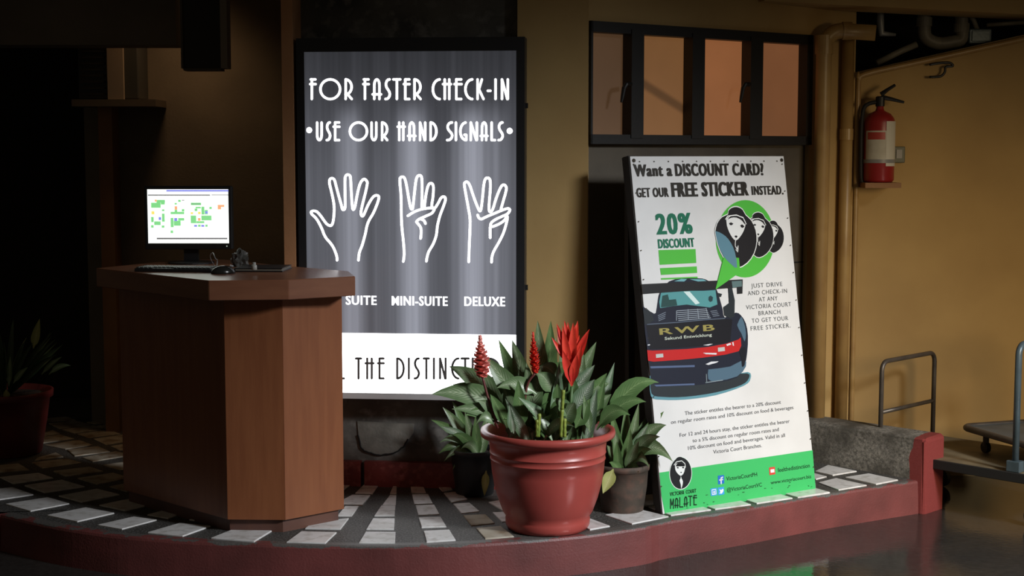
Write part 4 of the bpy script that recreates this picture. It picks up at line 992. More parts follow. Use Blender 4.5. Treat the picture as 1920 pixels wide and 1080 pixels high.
o = battach(link('dirt_mark', bm, flat((48, 92, 58)))); o['kind'] = 'stuff'

# ================================================================= PLANTS
def leaf(parent, base, tip, width, m, sag=0.0, side=None, fold=0.25, name='leaf', n=9, shape=0.62, label=None, twist=0.0):
    """curved folded blade from base to tip; sag lifts the middle (arching)"""
    base, tip = Vector(base), Vector(tip); d = tip - base; Lh = d.length
    if side is None:
        view = Vector((0, -1, 0.35)); side = d.cross(view)
        if side.length < 1e-4: side = Vector((1, 0, 0))
    side = Vector(side).normalized(); nrm = side.cross(d.normalized()).normalized()
    if twist:
        R_ = Matrix.Rotation(twist, 3, d.normalized()); side = R_ @ side; nrm = R_ @ nrm
    bm = B(); uvl = bm.loops.layers.uv.new('uv'); rows = []
    for i in range(n + 1):
        t = i / n
        c = base.lerp(tip, t) + Vector((0, 0, 1)) * (sag * 4 * t * (1 - t))
        s = max(0.0, (t - 0.10) / 0.90)
        wv = (math.sin(math.pi * s ** shape) if s > 0 else 0) ** 0.9 * width / 2 + 0.0022 * (1 - t)
        wav = 0.006 * math.sin(t * 17 + base.x * 40)
        f = fold * wv
        row = []
        for k, uu in enumerate((0.0, 0.25, 0.5, 0.75, 1.0)):
            x = (uu - 0.5) * 2
            row.append((bm.verts.new(c + side * (x * wv) + nrm * (abs(x) * f + (wav * wv * 8 if abs(x) == 1 else 0))), (uu, t)))
        rows.append(row)
    for a_, b_ in zip(rows, rows[1:]):
        for k in range(4):
            q = (a_[k], a_[k + 1], b_[k + 1], b_[k])
            f = bm.faces.new([v for v, _ in q])
            for lp, (_, uv) in zip(f.loops, q): lp[uvl].uv = uv
    o = link(name, bm, m, parent, smooth=True)
    if label: o['label'] = label
    return o

# big pot
PC_ = Vector((0.158, 6.385, 0))
R0 = 0.192
big = thing('potted_plant', tuple(PC_), 'leafy plant with red flower spikes in a large red pot before the sign', 'potted plant'); bpy.context.view_layer.update()
RIMZ = 0.445
rr = (PY(1153, 815, 6.385).x - PY(902, 815, 6.385).x) / 2
prof = [(0.165, 0.0), (0.178, 0.004), (0.186, 0.02), (0.188, 0.045), (0.184, 0.055), (0.200, 0.08), (0.222, 0.14), (0.238, 0.20), (0.248, 0.26), (0.2525, 0.312), (0.2555, 0.3135), (0.2555, 0.3165), (0.2535, 0.318), (0.2545, 0.340), (0.2575, 0.3415), (0.2575, 0.3445), (0.2555, 0.346), (0.259, 0.392), (0.270, 0.402), (rr, 0.415), (rr + 0.003, 0.428), (rr, 0.442), (rr - 0.012, RIMZ), (rr - 0.026, 0.440), (0.245, 0.40), (0.235, 0.33)]
bm = B(); lathe(bm, prof, PC_, 72, closed=True)
# small feet notches at the foot of the pot
for v in bm.verts:
    th = math.degrees(math.atan2(v.co.y - PC_.y, v.co.x - PC_.x)) % 60
    if v.co.z < 0.003 and 27 < th < 33: v.co.z = 0.012
link('pot', bm, POTR, big, smooth=True)
bm = B(); lathe(bm, [(0.0, 0.345), (0.12, 0.352), (0.238, 0.345), (0.238, 0.33)], PC_, 40); link('soil', bm, SOIL, big)
Zp = lambda x, y, Y: PY(800 + x / 2.5125, 580 + y / 2.5125, Y)
BY = 6.35
def zl(base, tip, wd, m, dy=(0, 0), sag=0.02, parent=None, **k):
    b_ = Zp(*base, BY + dy[0]); t_ = Zp(*tip, BY + dy[1])
    return leaf(parent or big, b_, t_, 1.22 * wd / 2.5125 / FPX * BY, m, sag, **k)
A_, Bm, Cm = LEAF_A, LEAF_B, LEAF_C
spec = [((400, 500), (22, 400), 92, A_, (0, -.05), .045), ((390, 480), (105, 268), 88, A_, (.05, .05), .03), ((420, 520), (118, 470), 62, A_, (-.05, -.1), .02),
        ((440, 480), (120, 355), 70, Bm, (.05, .1), .03), ((480, 480), (338, 140), 62, Bm, (.1, .1), .0), ((500, 470), (402, 142), 72, A_, (.02, .02), .0), ((480, 500), (275, 222), 84, A_, (-.02, -.03), .01),
        ((545, 420), (523, 52), 62, A_, (.05, .04), .0), ((575, 420), (585, 52), 60, Bm, (.05, .06), .0), ((560, 450), (610, 130), 50, Cm, (.08, .1), 0), ((660, 470), (800, 152), 62, A_, (.05, .08), .01),
        ((640, 470), (792, 262), 66, Cm, (0, -.03), .01), ((690, 500), (790, 330), 72, Cm, (-.05, -.08), .01), ((720, 540), (850, 300), 66, Bm, (.02, .02), .02),
        ((800, 540), (885, 250), 40, Cm, (.05, .08), .0), ((830, 560), (1095, 345), 74, Bm, (-.02, 0), .075), ((820, 560), (1035, 436), 62, Bm, (-.05, -.08), .05), ((800, 570), (960, 500), 60, Bm, (-.08, -.13), .05),
        ((740, 560), (870, 400), 62, A_, (-.05, -.05), .02), ((700, 560), (770, 420), 58, Bm, (-.1, -.1), 0), ((600, 560), (655, 400), 66, Bm, (-.05, -.1), .02), ((640, 560), (700, 440), 70, A_, (-.1, -.14), .02),
        ((350, 530), (240, 430), 50, A_, (-.05, -.1), .02), ((340, 540), (180, 500), 54, Bm, (-.05, -.1), .03), ((320, 550), (232, 545), 40, A_, (-.1, -.12), .04), ((380, 560), (300, 400), 46, Bm, (-.08, -.1), .01),
        ((420, 560), (360, 360), 60, A_, (-.05, -.05), .01), ((450, 570), (430, 330), 56, Bm, (-.08, -.1), .0), ((480, 560), (540, 270), 66, A_, (-.03, -.03), .01), ((500, 560), (470, 250), 60, A_, (0, 0), 0),
        ((400, 580), (390, 450), 26, Cm, (-.12, -.16), 0), ((410, 585), (400, 500), 22, Cm, (-.14, -.17), 0), ((620, 440), (615, 350), 40, Bm, (-.08, -.12), 0), ((560, 520), (620, 300), 64, Bm, (-.02, -.02), 0),
        ((660, 400), (640, 140), 50, A_, (.06, .08), 0), ((700, 420), (740, 210), 54, A_, (.02, .02), 0), ((450, 420), (300, 300), 70, Bm, (.06, .1), .02), ((350, 480), (225, 300), 66, Bm, (.08, .12), .02),
        ((520, 400), (330, 370), 64, A_, (-.04, -.08), .03), ((600, 400), (520, 300), 66, A_, (-.02, -.06), .02), ((680, 520), (600, 420), 50, A_, (-.1, -.15), .02), ((770, 580), (740, 400), 34, A_, (-.1, -.1), 0),
        ((780, 570), (840, 330), 40, Bm, (-.06, -.08), 0), ((740, 420), (860, 350), 58, A_, (.02, .02), .02), ((620, 330), (530, 270), 58, A_, (0, -.02), .02), ((560, 330), (680, 250), 52, Bm, (.04, .03), .01)]
for b_, t_, wd, m, dy, sag in spec: zl(b_, t_, wd, m, dy, sag)
for k in range(62):          # leaves filling the heart of the clump
    bx = random.gauss(0, 0.10); by = random.gauss(0, 0.07)
    an = random.uniform(0, 2 * math.pi); rr_ = random.uniform(0.08, 0.33); hz = random.uniform(0.08, 0.34) * (1.15 - rr_ * 1.3)
    b_ = PC_ + Vector((bx, by, 0.35 + random.uniform(0, 0.06))); t_ = PC_ + Vector((math.cos(an) * rr_ * 1.0, math.sin(an) * rr_ * 0.75, 0.42 + hz))
    leaf(big, b_, t_, random.uniform(0.045, 0.078), random.choice((A_, A_, Bm, Cm)), random.uniform(0.0, 0.05), twist=random.uniform(-0.7, 0.7))
for x, y0, y1 in ((525, 600, 492), (520, 600, 520), (632, 600, 470), (650, 602, 515), (638, 470, 380)):      # yellow-green canes
    p0, p1 = Zp(x, y0, BY - 0.16), Zp(x + (6 if y1 < 500 else 0), y1, BY - 0.16)
    pts = []; rad = []
    n = 10
    for i in range(n + 1): pts.append(p0.lerp(p1, i / n)); rad.append(0.0075 if i % 3 else 0.0092)
    p0.z = max(p0.z, 0.35)
    bm = B(); tube(bm, pts, rad, 8); link('cane', bm, CANE, big, smooth=True)
# flower spikes
def spike(x, ytop, ybot, wpx, m, stem_to, dy, label):
    top = Zp(x, ytop, BY + dy); bot = Zp(x + (12 if wpx > 30 else -5), ybot, BY + dy); w2 = wpx / 2.5125 / FPX * BY / 2
    bm = B(); tube(bm, [bot, top], [w2 * 0.5, w2 * 0.3], 8)
    ax = (top - bot); n = 13
    for i in range(n):
        t = i / n; c = bot.lerp(top, t); env = w2 * 1.3 * (0.55 + 0.9 * math.sin(math.pi * min(1, t * 1.0 + 0.1))) * (1.15 - t * 0.8)
        for s in range(5):
            an = s * 2 * math.pi / 5 + i * 0.63
            od = Vector((math.cos(an), math.sin(an), 0))
            tipp = c + od * env + ax * (0.10)
            sd = Vector((-od.y, od.x, 0)) * env * 0.62
            v = [bm.verts.new(c + sd), bm.verts.new(c - sd), bm.verts.new(c + od * env * 0.7 + ax * 0.05 - sd * 0.8), bm.verts.new(tipp), bm.verts.new(c + od * env * 0.7 + ax * 0.05 + sd * 0.8)]
            bm.faces.new((v[0], v[1], v[2], v[3], v[4]))
    o = link('flower_spike', bm, m, big); o['label'] = label
    bm = B(); tube(bm, smoothpath([bot, Zp(*stem_to[0], BY + dy), Zp(*stem_to[1], BY + dy)], 4), 0.0055, 8)
    st = link('flower_stem', bm, mat('maroon_stem', (0.14, 0.035, 0.03), 0.5), big, smooth=True)
spike(251, 122, 320, 56, PINKB, ((290, 420), (335, 560)), -0.08, 'salmon pink flower spike')
spike(500, 108, 300, 34, REDB, ((470, 370), (455, 560)), -0.06, 'slim bright red flower spike')
# broad star-shaped bloom
for b_, t_, wd in (((676, 250), (588, 130), 24), ((690, 240), (768, 92), 26), ((680, 220), (612, 66), 26), ((686, 230), (712, 52), 28), ((684, 200), (648, 50), 26), ((680, 350), (640, 75), 38), ((682, 350), (690, 60), 44), ((684, 340), (665, 58), 40), ((680, 330), (612, 82), 30), ((684, 340), (700, 70), 34), ((684, 300), (765, 96), 30), ((680, 260), (598, 150), 26),
                   ((682, 330), (640, 190), 40), ((688, 330), (730, 165), 34), ((682, 355), (655, 220), 44), ((684, 355), (708, 210), 44), ((682, 360), (670, 130), 46), ((686, 360), (695, 130), 46), ((682, 362), (680, 260), 40), ((676, 300), (630, 110), 30), ((688, 280), (720, 120), 30)):
    b2 = (b_[0], b_[1]); d_ = random.uniform(-0.04, 0.03)
    leaf(big, Zp(*b2, BY - 0.07), Zp(*t_, BY - 0.07 + d_), wd / 2.5125 / FPX * BY, REDB, random.uniform(-0.008, 0.004), name='bract', fold=0.35, n=6, shape=0.8)
bm = B(); tube(bm, [Zp(684, 365, BY - .07), Zp(676, 470, BY - .06), Zp(665, 590, BY - .04)], 0.007, 8); link('flower_stem', bm, STEM, big, smooth=True)

# brown pot, right of the big one
G2 = G(1168, 966); c2 = Vector((G2.x + 0.005, G2.y + 0.095, 0))
right = thing('potted_plant', tuple(c2), 'small leafy plant in a muddy brown pot between big red pot and sign board', 'potted plant'); bpy.context.view_layer.update()
bm = B(); lathe(bm, [(0.088, 0), (0.097, 0.006), (0.113, 0.12), (0.118, 0.195), (0.124, 0.197), (0.126, 0.222), (0.117, 0.224), (0.110, 0.19)], c2, 40, closed=True); link('pot', bm, POTG, right, smooth=True)
bm = B(); lathe(bm, [(0.0, 0.2), (0.112, 0.196), (0.112, 0.18)], c2, 28); link('soil', bm, SOIL, right)
RY = c2.y
def rl_(b_, t_, wd, m, sag=0.02, dy=0.0, **k):
    leaf(right, Zp(*b_, RY), Zp(*t_, RY + dy), wd / 2.5125 / FPX * RY, m, sag, **k)
for b_, t_, wd, m, sag, dy in (((940, 780), (940, 440), 60, Bm, 0, .05), ((935, 780), (1000, 440), 56, A_, 0, 0), ((950, 770), (1110, 430), 70, A_, .03, .05), ((950, 760), (1118, 480), 62, Bm, .03, 0), ((960, 720), (1130, 545), 72, A_, .05, -.05),
        ((960, 720), (1100, 600), 62, A_, .04, -.1), ((970, 700), (1160, 718), 76, A_, .06, -.1), ((960, 740), (1050, 745), 56, A_, .05, -.12), ((930, 780), (1045, 540), 56, Cm, .02, -.05), ((920, 780), (870, 470), 54, Bm, 0, 0),
        ((920, 780), (880, 540), 50, A_, 0, -.05), ((930, 770), (960, 560), 56, Bm, 0, -.08), ((940, 780), (1000, 620), 52, A_, .02, -.1), ((910, 780), (850, 640), 50, A_, .02, -.03), ((930, 770), (1060, 660), 60, Bm, .04, -.1),
        ((940, 780), (985, 520), 50, A_, 0, .05), ((905, 780), (895, 620), 44, Bm, 0, -.08), ((950, 770), (1080, 520), 50, Bm, .03, .06), ((950, 780), (1010, 760), 40, A_, .03, -.1), ((960, 770), (1000, 770), 34, A_, .02, -.12), ((920, 790), (860, 720), 40, Bm, .02, -.08)):
    rl_(b_, t_, wd, m, sag, dy)
leaf(right, Zp(880, 752, RY - .12), Zp(830, 868, RY - .14), 58 / 2.5125 / FPX * RY, LEAF_Y, 0.0, label='yellowing drooping leaf')
for x in (925, 935, 945):
    bm = B(); tube(bm, [Zp(x, 790, RY), Zp(x + 3, 640, RY)], 0.005, 6); link('stem', bm, STEM, right)

# dark pot left behind the big one
c3 = Vector((-0.20, 6.95, 0)); c3 = G(890, 925); c3.y += 0.0
left = thing('potted_plant', tuple(c3), 'shaded leafy plant in a dark pot tucked behind the big red pot', 'potted plant'); bpy.context.view_layer.update()
bm = B(); lathe(bm, [(0.085, 0), (0.092, 0.006), (0.108, 0.13), (0.113, 0.20), (0.119, 0.202), (0.12, 0.222), (0.112, 0.224), (0.105, 0.19)], c3, 36, closed=True); link('pot', bm, mat('dark_plastic_pot', (0.015, 0.016, 0.017), 0.5), left, smooth=True)
bm = B(); lathe(bm, [(0.0, 0.2), (0.108, 0.196), (0.108, 0.18)], c3, 28); link('soil', bm, SOIL, left)
LY = c3.y
for b_, t_, wd, m, sag, dy in (((240, 640), (20, 520), 50, Bm, .03, 0), ((240, 640), (75, 460), 56, A_, .02, 0), ((240, 620), (60, 628), 52, A_, .05, -.08), ((230, 640), (80, 718), 40, A_, .05, -.1), ((230, 640), (55, 680), 56, Bm, .05, -.06), ((230, 600), (68, 552), 40, Cm, .02, -.08),
        ((240, 640), (120, 430), 50, Bm, .01, .03), ((240, 640), (180, 480), 50, A_, 0, -.05), ((240, 640), (230, 500), 46, Bm, 0, -.05), ((250, 650), (120, 590), 50, Bm, .04, -.1), ((250, 650), (160, 660), 48, A_, .05, -.12), ((240, 650), (120, 760), 40, Bm, .06, -.06), ((250, 650), (290, 480), 50, A_, 0, 0)):
    leaf(left, Zp(b_[0], b_[1] + 60, LY), Zp(*t_, LY + dy), wd / 2.5125 / FPX * LY, m, sag)
leaf(left, Zp(280, 760, LY - .1), Zp(272, 880, LY - .12), 34 / 2.5125 / FPX * LY, LEAF_Y, 0, label='dim olive drooping leaf')

# dark red pot at far left
pc = G(30, 862); pc.y += 0.18; pc.x = PY(12, 800, pc.y).x
dk = thing('potted_plant', tuple(pc), 'spiky narrow-leaved plant in a dark red pot at the shadowy far left', 'potted plant'); bpy.context.view_layer.update()
pr = PY(97, 745, pc.y).x - pc.x
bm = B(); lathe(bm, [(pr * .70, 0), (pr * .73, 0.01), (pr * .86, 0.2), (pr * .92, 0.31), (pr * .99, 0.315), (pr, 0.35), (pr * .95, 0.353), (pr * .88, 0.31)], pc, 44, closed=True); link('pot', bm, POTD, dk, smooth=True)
bm = B(); lathe(bm, [(0, 0.325), (pr * .9, 0.32), (pr * .9, 0.3)], pc, 32); link('soil', bm, SOIL, dk)
for k in range(34):
    an = random.uniform(0, 2 * math.pi); r_ = random.uniform(0.1, 0.42); hh = random.uniform(0.12, 0.36) * (1.2 - r_)
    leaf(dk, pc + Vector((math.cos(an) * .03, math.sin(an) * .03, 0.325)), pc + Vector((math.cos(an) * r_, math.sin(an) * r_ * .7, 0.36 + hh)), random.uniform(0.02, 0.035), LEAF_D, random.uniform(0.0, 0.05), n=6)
qq = lambda x, y: PY(x / 3.6, 580 + y / 3.6, pc.y - 0.12)
leaf(dk, qq(225, 265), qq(268, 62), 0.045, LEAF_Y, 0, label='pale yellow upright leaf')
leaf(dk, qq(60, 520), qq(70, 310), 0.03, LEAF_A, 0); leaf(dk, qq(90, 500), qq(190, 390), 0.03, LEAF_A, 0.01); leaf(dk, qq(330, 440), qq(480, 380), 0.03, LEAF_A, 0.02); leaf(dk, qq(280, 440), qq(420, 320), 0.025, LEAF_A, 0.01)
leaf(dk, qq(50, 600), qq(40, 540), 0.035, LEAF_Y, 0)

# ================================================================= PIPES
def pipe(name, pts, r, label, cat='pipe', collars=(), m=PIPEM, group=None, seg=20):
    o = thing(name, tuple(pts[0]), label, cat, group); bpy.context.view_layer.update()
    bm = B(); tube(bm, pts, r, seg); link('pipe_run', bm, m, o, smooth=True)
    for c_, d_, rr2, ln in collars:
        c_ = Vector(c_); d_ = Vector(d_).normalized()
        bm = B(); tube(bm, [c_ - d_ * ln / 2, c_ + d_ * ln / 2], rr2, seg); link('collar', bm, m, o, smooth=False)
    return o
PYd = 7.92
pb = PY(1526, 790, PYd); r_big = 14.5 / FPX * PYd
x_ = PY(1538, 450, PYd).x
zt = PY(1545, 58, PYd).z
pts = [Vector((x_, PYd, 0.0)), Vector((x_, PYd, zt - 0.12))] + [Vector((x_ + 0.09 - 0.09 * math.cos(t), PYd - 0.0, zt - 0.09 + 0.09 * math.sin(t))) for t in [math.pi / 2 * k / 6 for k in range(7)]]
e2 = PY(1642, 60, PYd - 0.05); pts += [Vector((e2.x, e2.y, zt - 0.015))]
pipe('drain_pipe', pts, r_big, 'thick yellow painted drain pipe with elbow right of the window', collars=[((x_, PYd, PY(1545, 84, PYd).z), (0, 0, 1), r_big + 0.006, 0.10), ((x_ + 0.12, PYd, zt), (1, 0, 0), r_big + 0.006, 0.05)])
Y2 = 8.1; x2 = PY(1583, 450, Y2).x; z2 = PY(1588, 62, Y2).z
pipe('drain_pipe', [Vector((x2, Y2, 0.02)), Vector((x2, Y2, z2))], 11.5 / FPX * Y2, 'medium yellow painted drain pipe, middle of the three upright pipes', collars=[((x2, Y2, PY(1588, 252, Y2).z), (0, 0, 1), 12.6 / FPX * Y2, 0.06)])
Y3 = 8.12; x3 = PY(1606, 300, Y3).x; z3_ = PY(1609, 142, Y3).z
sl0 = Vector((x3, Y3, z3_)); sl1 = rp(1925, 72, 0.05)
slv = sl1 + (sl1 - sl0) * 0.3
pipe('water_pipe', smoothpath([Vector((x3, Y3, 0.02)), Vector((x3, Y3, 0.8)), Vector((x3, Y3, z3_ - 0.10)), Vector((x3 + 0.004, Y3, z3_ - 0.03)), sl0 + (sl1 - sl0) * 0.05, sl0 + (sl1 - sl0) * 0.4, slv], 5), 5.5 / FPX * Y3,
     'thin yellow pipe rising beside the drain pipes and sloping up along the wall', seg=12)
# fittings in the void
GP = mat('dull_pvc', (0.24, 0.23, 0.19), 0.5, var=(0.15, 0.14, 0.12), vscale=8)
Yf = 8.35
def zc(x, y, Y=Yf): return PY(1500 + x / 4.571, y / 4.571, Y)
pipe('pipe_trap', smoothpath([zc(1065, 60), zc(1065, 200), zc(1080, 320), zc(1180, 370), zc(1300, 360), zc(1385, 330), zc(1385, 200), zc(1385, 80)], 5), 0.036, 'dull grey u-shaped drain trap under the ceiling beam', m=GP,
     collars=[(zc(1385, 240), (0, 0, 1), 0.043, 0.05), (zc(1065, 190), (0, 0, 1), 0.043, 0.05)])
pipe('pipe_hanger', [zc(690, 20), zc(690, 180), zc(700, 290), zc(820, 298)], [0.016, 0.02, 0.02, 0.008], 'pale grey angled hanger beside the elbow of the thick pipe', cat='hanger', m=mat('galvanised_grey', (0.30, 0.31, 0.32), 0.45, 0.3))
pipe('conduit', [zc(660, 540), zc(860, 440), zc(1000, 380)], 0.018, 'short slanting grey conduit under the drain trap', m=GP)
pipe('conduit', [zc(1440, 110), zc(1490, 180), zc(1520, 260)], 0.014, 'thin grey conduit right of the drain trap', m=GP)
o = thing('junction_box', tuple(zc(1535, 310)), 'small dull blue-grey junction box above the sloping pipe', 'junction box'); bpy.context.view_layer.update()
bm = B(); c_ = zc(1540, 310); box(bm, (c_.x - .07, c_.y - .03, c_.z - .045), (c_.x + .06, c_.y + .03, c_.z + .04), bev=0.008); link('box_body', bm, BLUEM, o)
bm = B(); box(bm, (c_.x - .055, c_.y - .036, c_.z - .032), (c_.x + .048, c_.y - .029, c_.z + .028), bev=0.003, seg=1); link('lid', bm, BLUEM, o)
pipe('conduit', [zc(1600, 215), zc(1950, 190)], 0.012, 'thin horizontal conduit at the upper right edge', m=GP)
bm = B(); wz = lambda x, y: rp(1500 + x / 4.571, y / 4.571, 0.045)
tube(bm, smoothpath([wz(1110, 555), wz(1200, 540), wz(1280, 538), wz(1310, 565), wz(1250, 575), wz(1240, 620), wz(1200, 655), wz(1110, 660)], 5), 0.007, 8)
tag(link('cable', bm, BLK, smooth=True), 'loose black cable loop hanging below the sloping pipe', 'cable')

# ================================================================= EXTINGUISHER
off = 0.10
ez = lambda x, y, o_=0.15: rp(1590 + x / 5.142, 150 + y / 5.142, o_)
e_top = ez(310, 290); e_bot = ez(310, 985); er = (ez(455, 600).x - ez(140, 600).x) / 2 * 0.94
ec = ez(292, 985); H_ = e_top.z - ec.z
ex = thing('fire_extinguisher', tuple(ec), 'red fire extinguisher with white label hanging on the yellow wall', 'fire extinguisher'); bpy.context.view_layer.update()
bm = B(); lathe(bm, [(er * .86, 0), (er, 0.012), (er, H_ - 0.07), (er * .93, H_ - 0.045), (er * .7, H_ - 0.02), (er * .3, H_ - 0.004), (er * .24, H_ + 0.01), (er * .24, H_ + 0.03), (0, H_ + 0.03)], ec, 36); link('cylinder', bm, REDX, ex, smooth=True)
def band(z0, z1, a0, a1, m, name, d_=0.0012, label=None):
    bm = B(); n = 16; lo = []; hi = []
    for i in range(n + 1):
        t = math.radians(a0 + (a1 - a0) * i / n); p = Vector((ec.x + (er + d_) * math.cos(t), ec.y + (er + d_) * math.sin(t), 0))
        lo.append(bm.verts.new((p.x, p.y, z0))); hi.append(bm.verts.new((p.x, p.y, z1)))
    for i in range(n): bm.faces.new((lo[i], lo[i + 1], hi[i + 1], hi[i]))
    o = link(name, bm, m, ex, smooth=True)
    if label: o['label'] = label
zz = lambda y: ez(300, y).z
band(zz(800), zz(490), -160, -60, PAPER, 'label')
band(zz(830), zz(400), -78, -10, mat('pale_label', (0.62, 0.60, 0.52), 0.55), 'label', 0.002)
band(zz(575), zz(505), -150, -82, mat('label_red_print', (0.4, 0.05, 0.04), 0.5), 'label_print', 0.0018)
band(zz(800), zz(765), -180, 0, GREYM, 'strap', 0.003)
bm = B(); lathe(bm, [(er * .3, 0), (er * .3, 0.05), (er * .2, 0.055)], (ec.x, ec.y, ec.z + H_ + 0.02), 16); link('valve', bm, BLK, ex)
bm = B(); hv = [(345, 170, 540, 215), ]
tube(bm, [ez(320, 165), ez(420, 185), ez(540, 215)], [0.014, 0.011, 0.007], 8); link('carry_handle', bm, BLK, ex)
bm = B(); tube(bm, [ez(320, 140), ez(380, 95), ez(455, 48)], [0.014, 0.010, 0.008], 8); link('squeeze_lever', bm, BLK, ex)
bm = B(); tube(bm, smoothpath([ez(300, 215), ez(210, 225), ez(150, 280), ez(130, 450), ez(125, 700), ez(125, 900), ez(135, 990)], 4), 0.011, 8); link('hose', bm, RUB, ex, smooth=True)
bm = B(); p = ez(300, 995); w_ = rp(1650, 345, 0)
box(bm, (ec.x - er * 1.1, ec.y - er * 1.05, ec.z - 0.03), (ec.x + er * 1.25, w_.y - 0.002, ec.z - 0.002)); link('wall_bracket', bm, YEL2, ex)
o = thing('switch_box', tuple(rp(1686, 290, 0.02)), 'small grey-green box on the wall right of the fire extinguisher', 'switch box'); bpy.context.view_layer.update()
c_ = rp(1686, 290, 0.02); bm = B(); box(bm, (c_.x - .035, c_.y - .012, c_.z - .045), (c_.x + .03, c_.y + .018, c_.z + .045), bev=0.004); link('box_body', bm, mat('grey_green_plastic', (0.11, 0.12, 0.08), 0.5), o)
bm = B(); box(bm, (c_.x - .02, c_.y - .017, c_.z - .02), (c_.x + .012, c_.y - .011, c_.z + .028)); link('cover_plate', bm, GREYM, o)

# ================================================================= TROLLEY
DZ = 0.10
dA = Vector((0.70, -0.714, 0)); dW = Vector((0.714, 0.70, 0))
e0 = G(1770, 865, DZ)                 # on the near long edge
handle_near = e0 - dA * 0.40
A0 = e0 - dA * 0.42; A0.z = 0
Lk = 1.0; Wd = 0.52
tr1 = thing('platform_trolley', (A0.x, A0.y, -0.17), 'low platform trolley with tube handles parked behind the cement curb', 'trolley'); bpy.context.view_layer.update()
def obox(bm, o_, u0, u1, w0, w1, z0, z1, bev=0.0):
    M = Matrix(((dA.x, dW.x, 0, o_.x), (dA.y, dW.y, 0, o_.y), (0, 0, 1, 0), (0, 0, 0, 1)))
    return box(bm, (u0, w0, z0), (u1, w1, z1), M, bev)
hl = onplane(1652, 760, A0 + dA * 0.03, dA); hr = onplane(1750, 760, A0 + dA * 0.03, dA)
wl_ = (hl - A0).dot(dW); wr_ = (hr - A0).dot(dW); Wd = wr_ + 0.04
bm = B(); obox(bm, A0, 0, Lk, 0, Wd, DZ - 0.035, DZ, 0.006); link('deck', bm, DECKM, tr1)
bm = B(); obox(bm, A0, -0.006, Lk + 0.006, -0.012, 0.004, DZ - 0.045, DZ + 0.002, 0.003); obox(bm, A0, -0.012, 0.0, -0.012, Wd + 0.012, DZ - 0.045, DZ + 0.002, 0.003); obox(bm, A0, Lk, Lk + 0.012, -0.012, Wd + 0.012, DZ - 0.045, DZ + 0.002, 0.003)
link('edge_bumper', bm, RUB, tr1)
def ppt(u, w_, z): return A0 + dA * u + dW * w_ + Vector((0, 0, z))
# far handle: measured in the picture at the outer posts
hz_ = 0.0
hl = onplane(1652, 760, A0 + dA * 0.03, dA); hr = onplane(1750, 760, A0 + dA * 0.03, dA)
wl_ = (hl - A0).dot(dW); wr_ = (hr - A0).dot(dW)
topz = (onplane(1652, 676, A0 + dA * 0.03, dA).z + onplane(1748, 664, A0 + dA * 0.03, dA).z) / 2
cz = (onplane(1652, 770, A0 + dA * 0.03, dA).z + onplane(1750, 754, A0 + dA * 0.03, dA).z) / 2
rt = 0.0125; rc = 0.05
def uhandle(u, w0, w1, z0, z1):
    pts = [ppt(u, w0, z0), ppt(u, w0, z1 - rc)] + [ppt(u, w0 + rc - rc * math.cos(t), z1 - rc + rc * math.sin(t)) for t in [math.pi / 2 * k / 5 for k in range(1, 6)]]
    pts += [ppt(u, w1 - rc + rc * math.sin(t), z1 - rc + rc * math.cos(t)) for t in [math.pi / 2 * k / 5 for k in range(0, 6)]] + [ppt(u, w1, z0)]
    return pts
bm = B(); tube(bm, uhandle(0.03, wl_, wr_, DZ, topz), rt, 12); h_ = link('handle', bm, STEEL, tr1, smooth=True); h_['label'] = 'brown-grey upright tube handle'
bm = B(); tube(bm, [ppt(0.03, wl_, cz), ppt(0.03, wr_, cz)], 0.011, 10); o = link('crossbar', bm, STEEL, tr1, smooth=True); bpy.context.view_layer.update(); put(o, h_); o.matrix_parent_inverse = (tr1.matrix_basis @ h_.matrix_parent_inverse @ h_.matrix_basis).inverted()
un = (onplane(1906, 800, A0 + dW * 0.03, dW) - A0).dot(dA)
un = min(un, Lk - 0.03)
bm = B(); tube(bm, uhandle(un, 0.03, Wd - 0.03, DZ, topz + 0.16), 0.0165, 12); h2 = link('handle', bm, BLUEM, tr1, smooth=True); h2['label'] = 'blue-grey upright tube handle'  # same tube as the other handle; lighting difference put into the two colours
for w_ in (0.03, Wd - 0.03):
    bm = B(); obox(bm, ppt(un, w_, 0), -0.035, 0.035, -0.028, 0.028, DZ + 0.001, DZ + 0.055, 0.004); link('handle_bracket', bm, BLUEM, tr1)
for u in (0.10, Lk - 0.12):
    for w_ in (0.07, Wd - 0.07):
        c_ = ppt(u, w_, 0)
        bm = B(); obox(bm, c_, -0.035, 0.035, -0.03, 0.03, DZ - 0.06, DZ - 0.036); obox(bm, c_, -0.02, 0.02, -0.027, -0.021, -0.10, DZ - 0.06); obox(bm, c_, -0.02, 0.02, 0.021, 0.027, -0.10, DZ - 0.06)
        cs = link('caster', bm, GREYM, tr1)
        bm = B(); tube(bm, [c_ + dW * -0.018 + Vector((0, 0, -0.115)), c_ + dW * 0.018 + Vector((0, 0, -0.115))], 0.055, 20)
        o = link('wheel', bm, RUB, tr1); bpy.context.view_layer.update(); o.parent = cs; o.matrix_parent_inverse = (tr1.matrix_basis @ cs.matrix_parent_inverse).inverted()
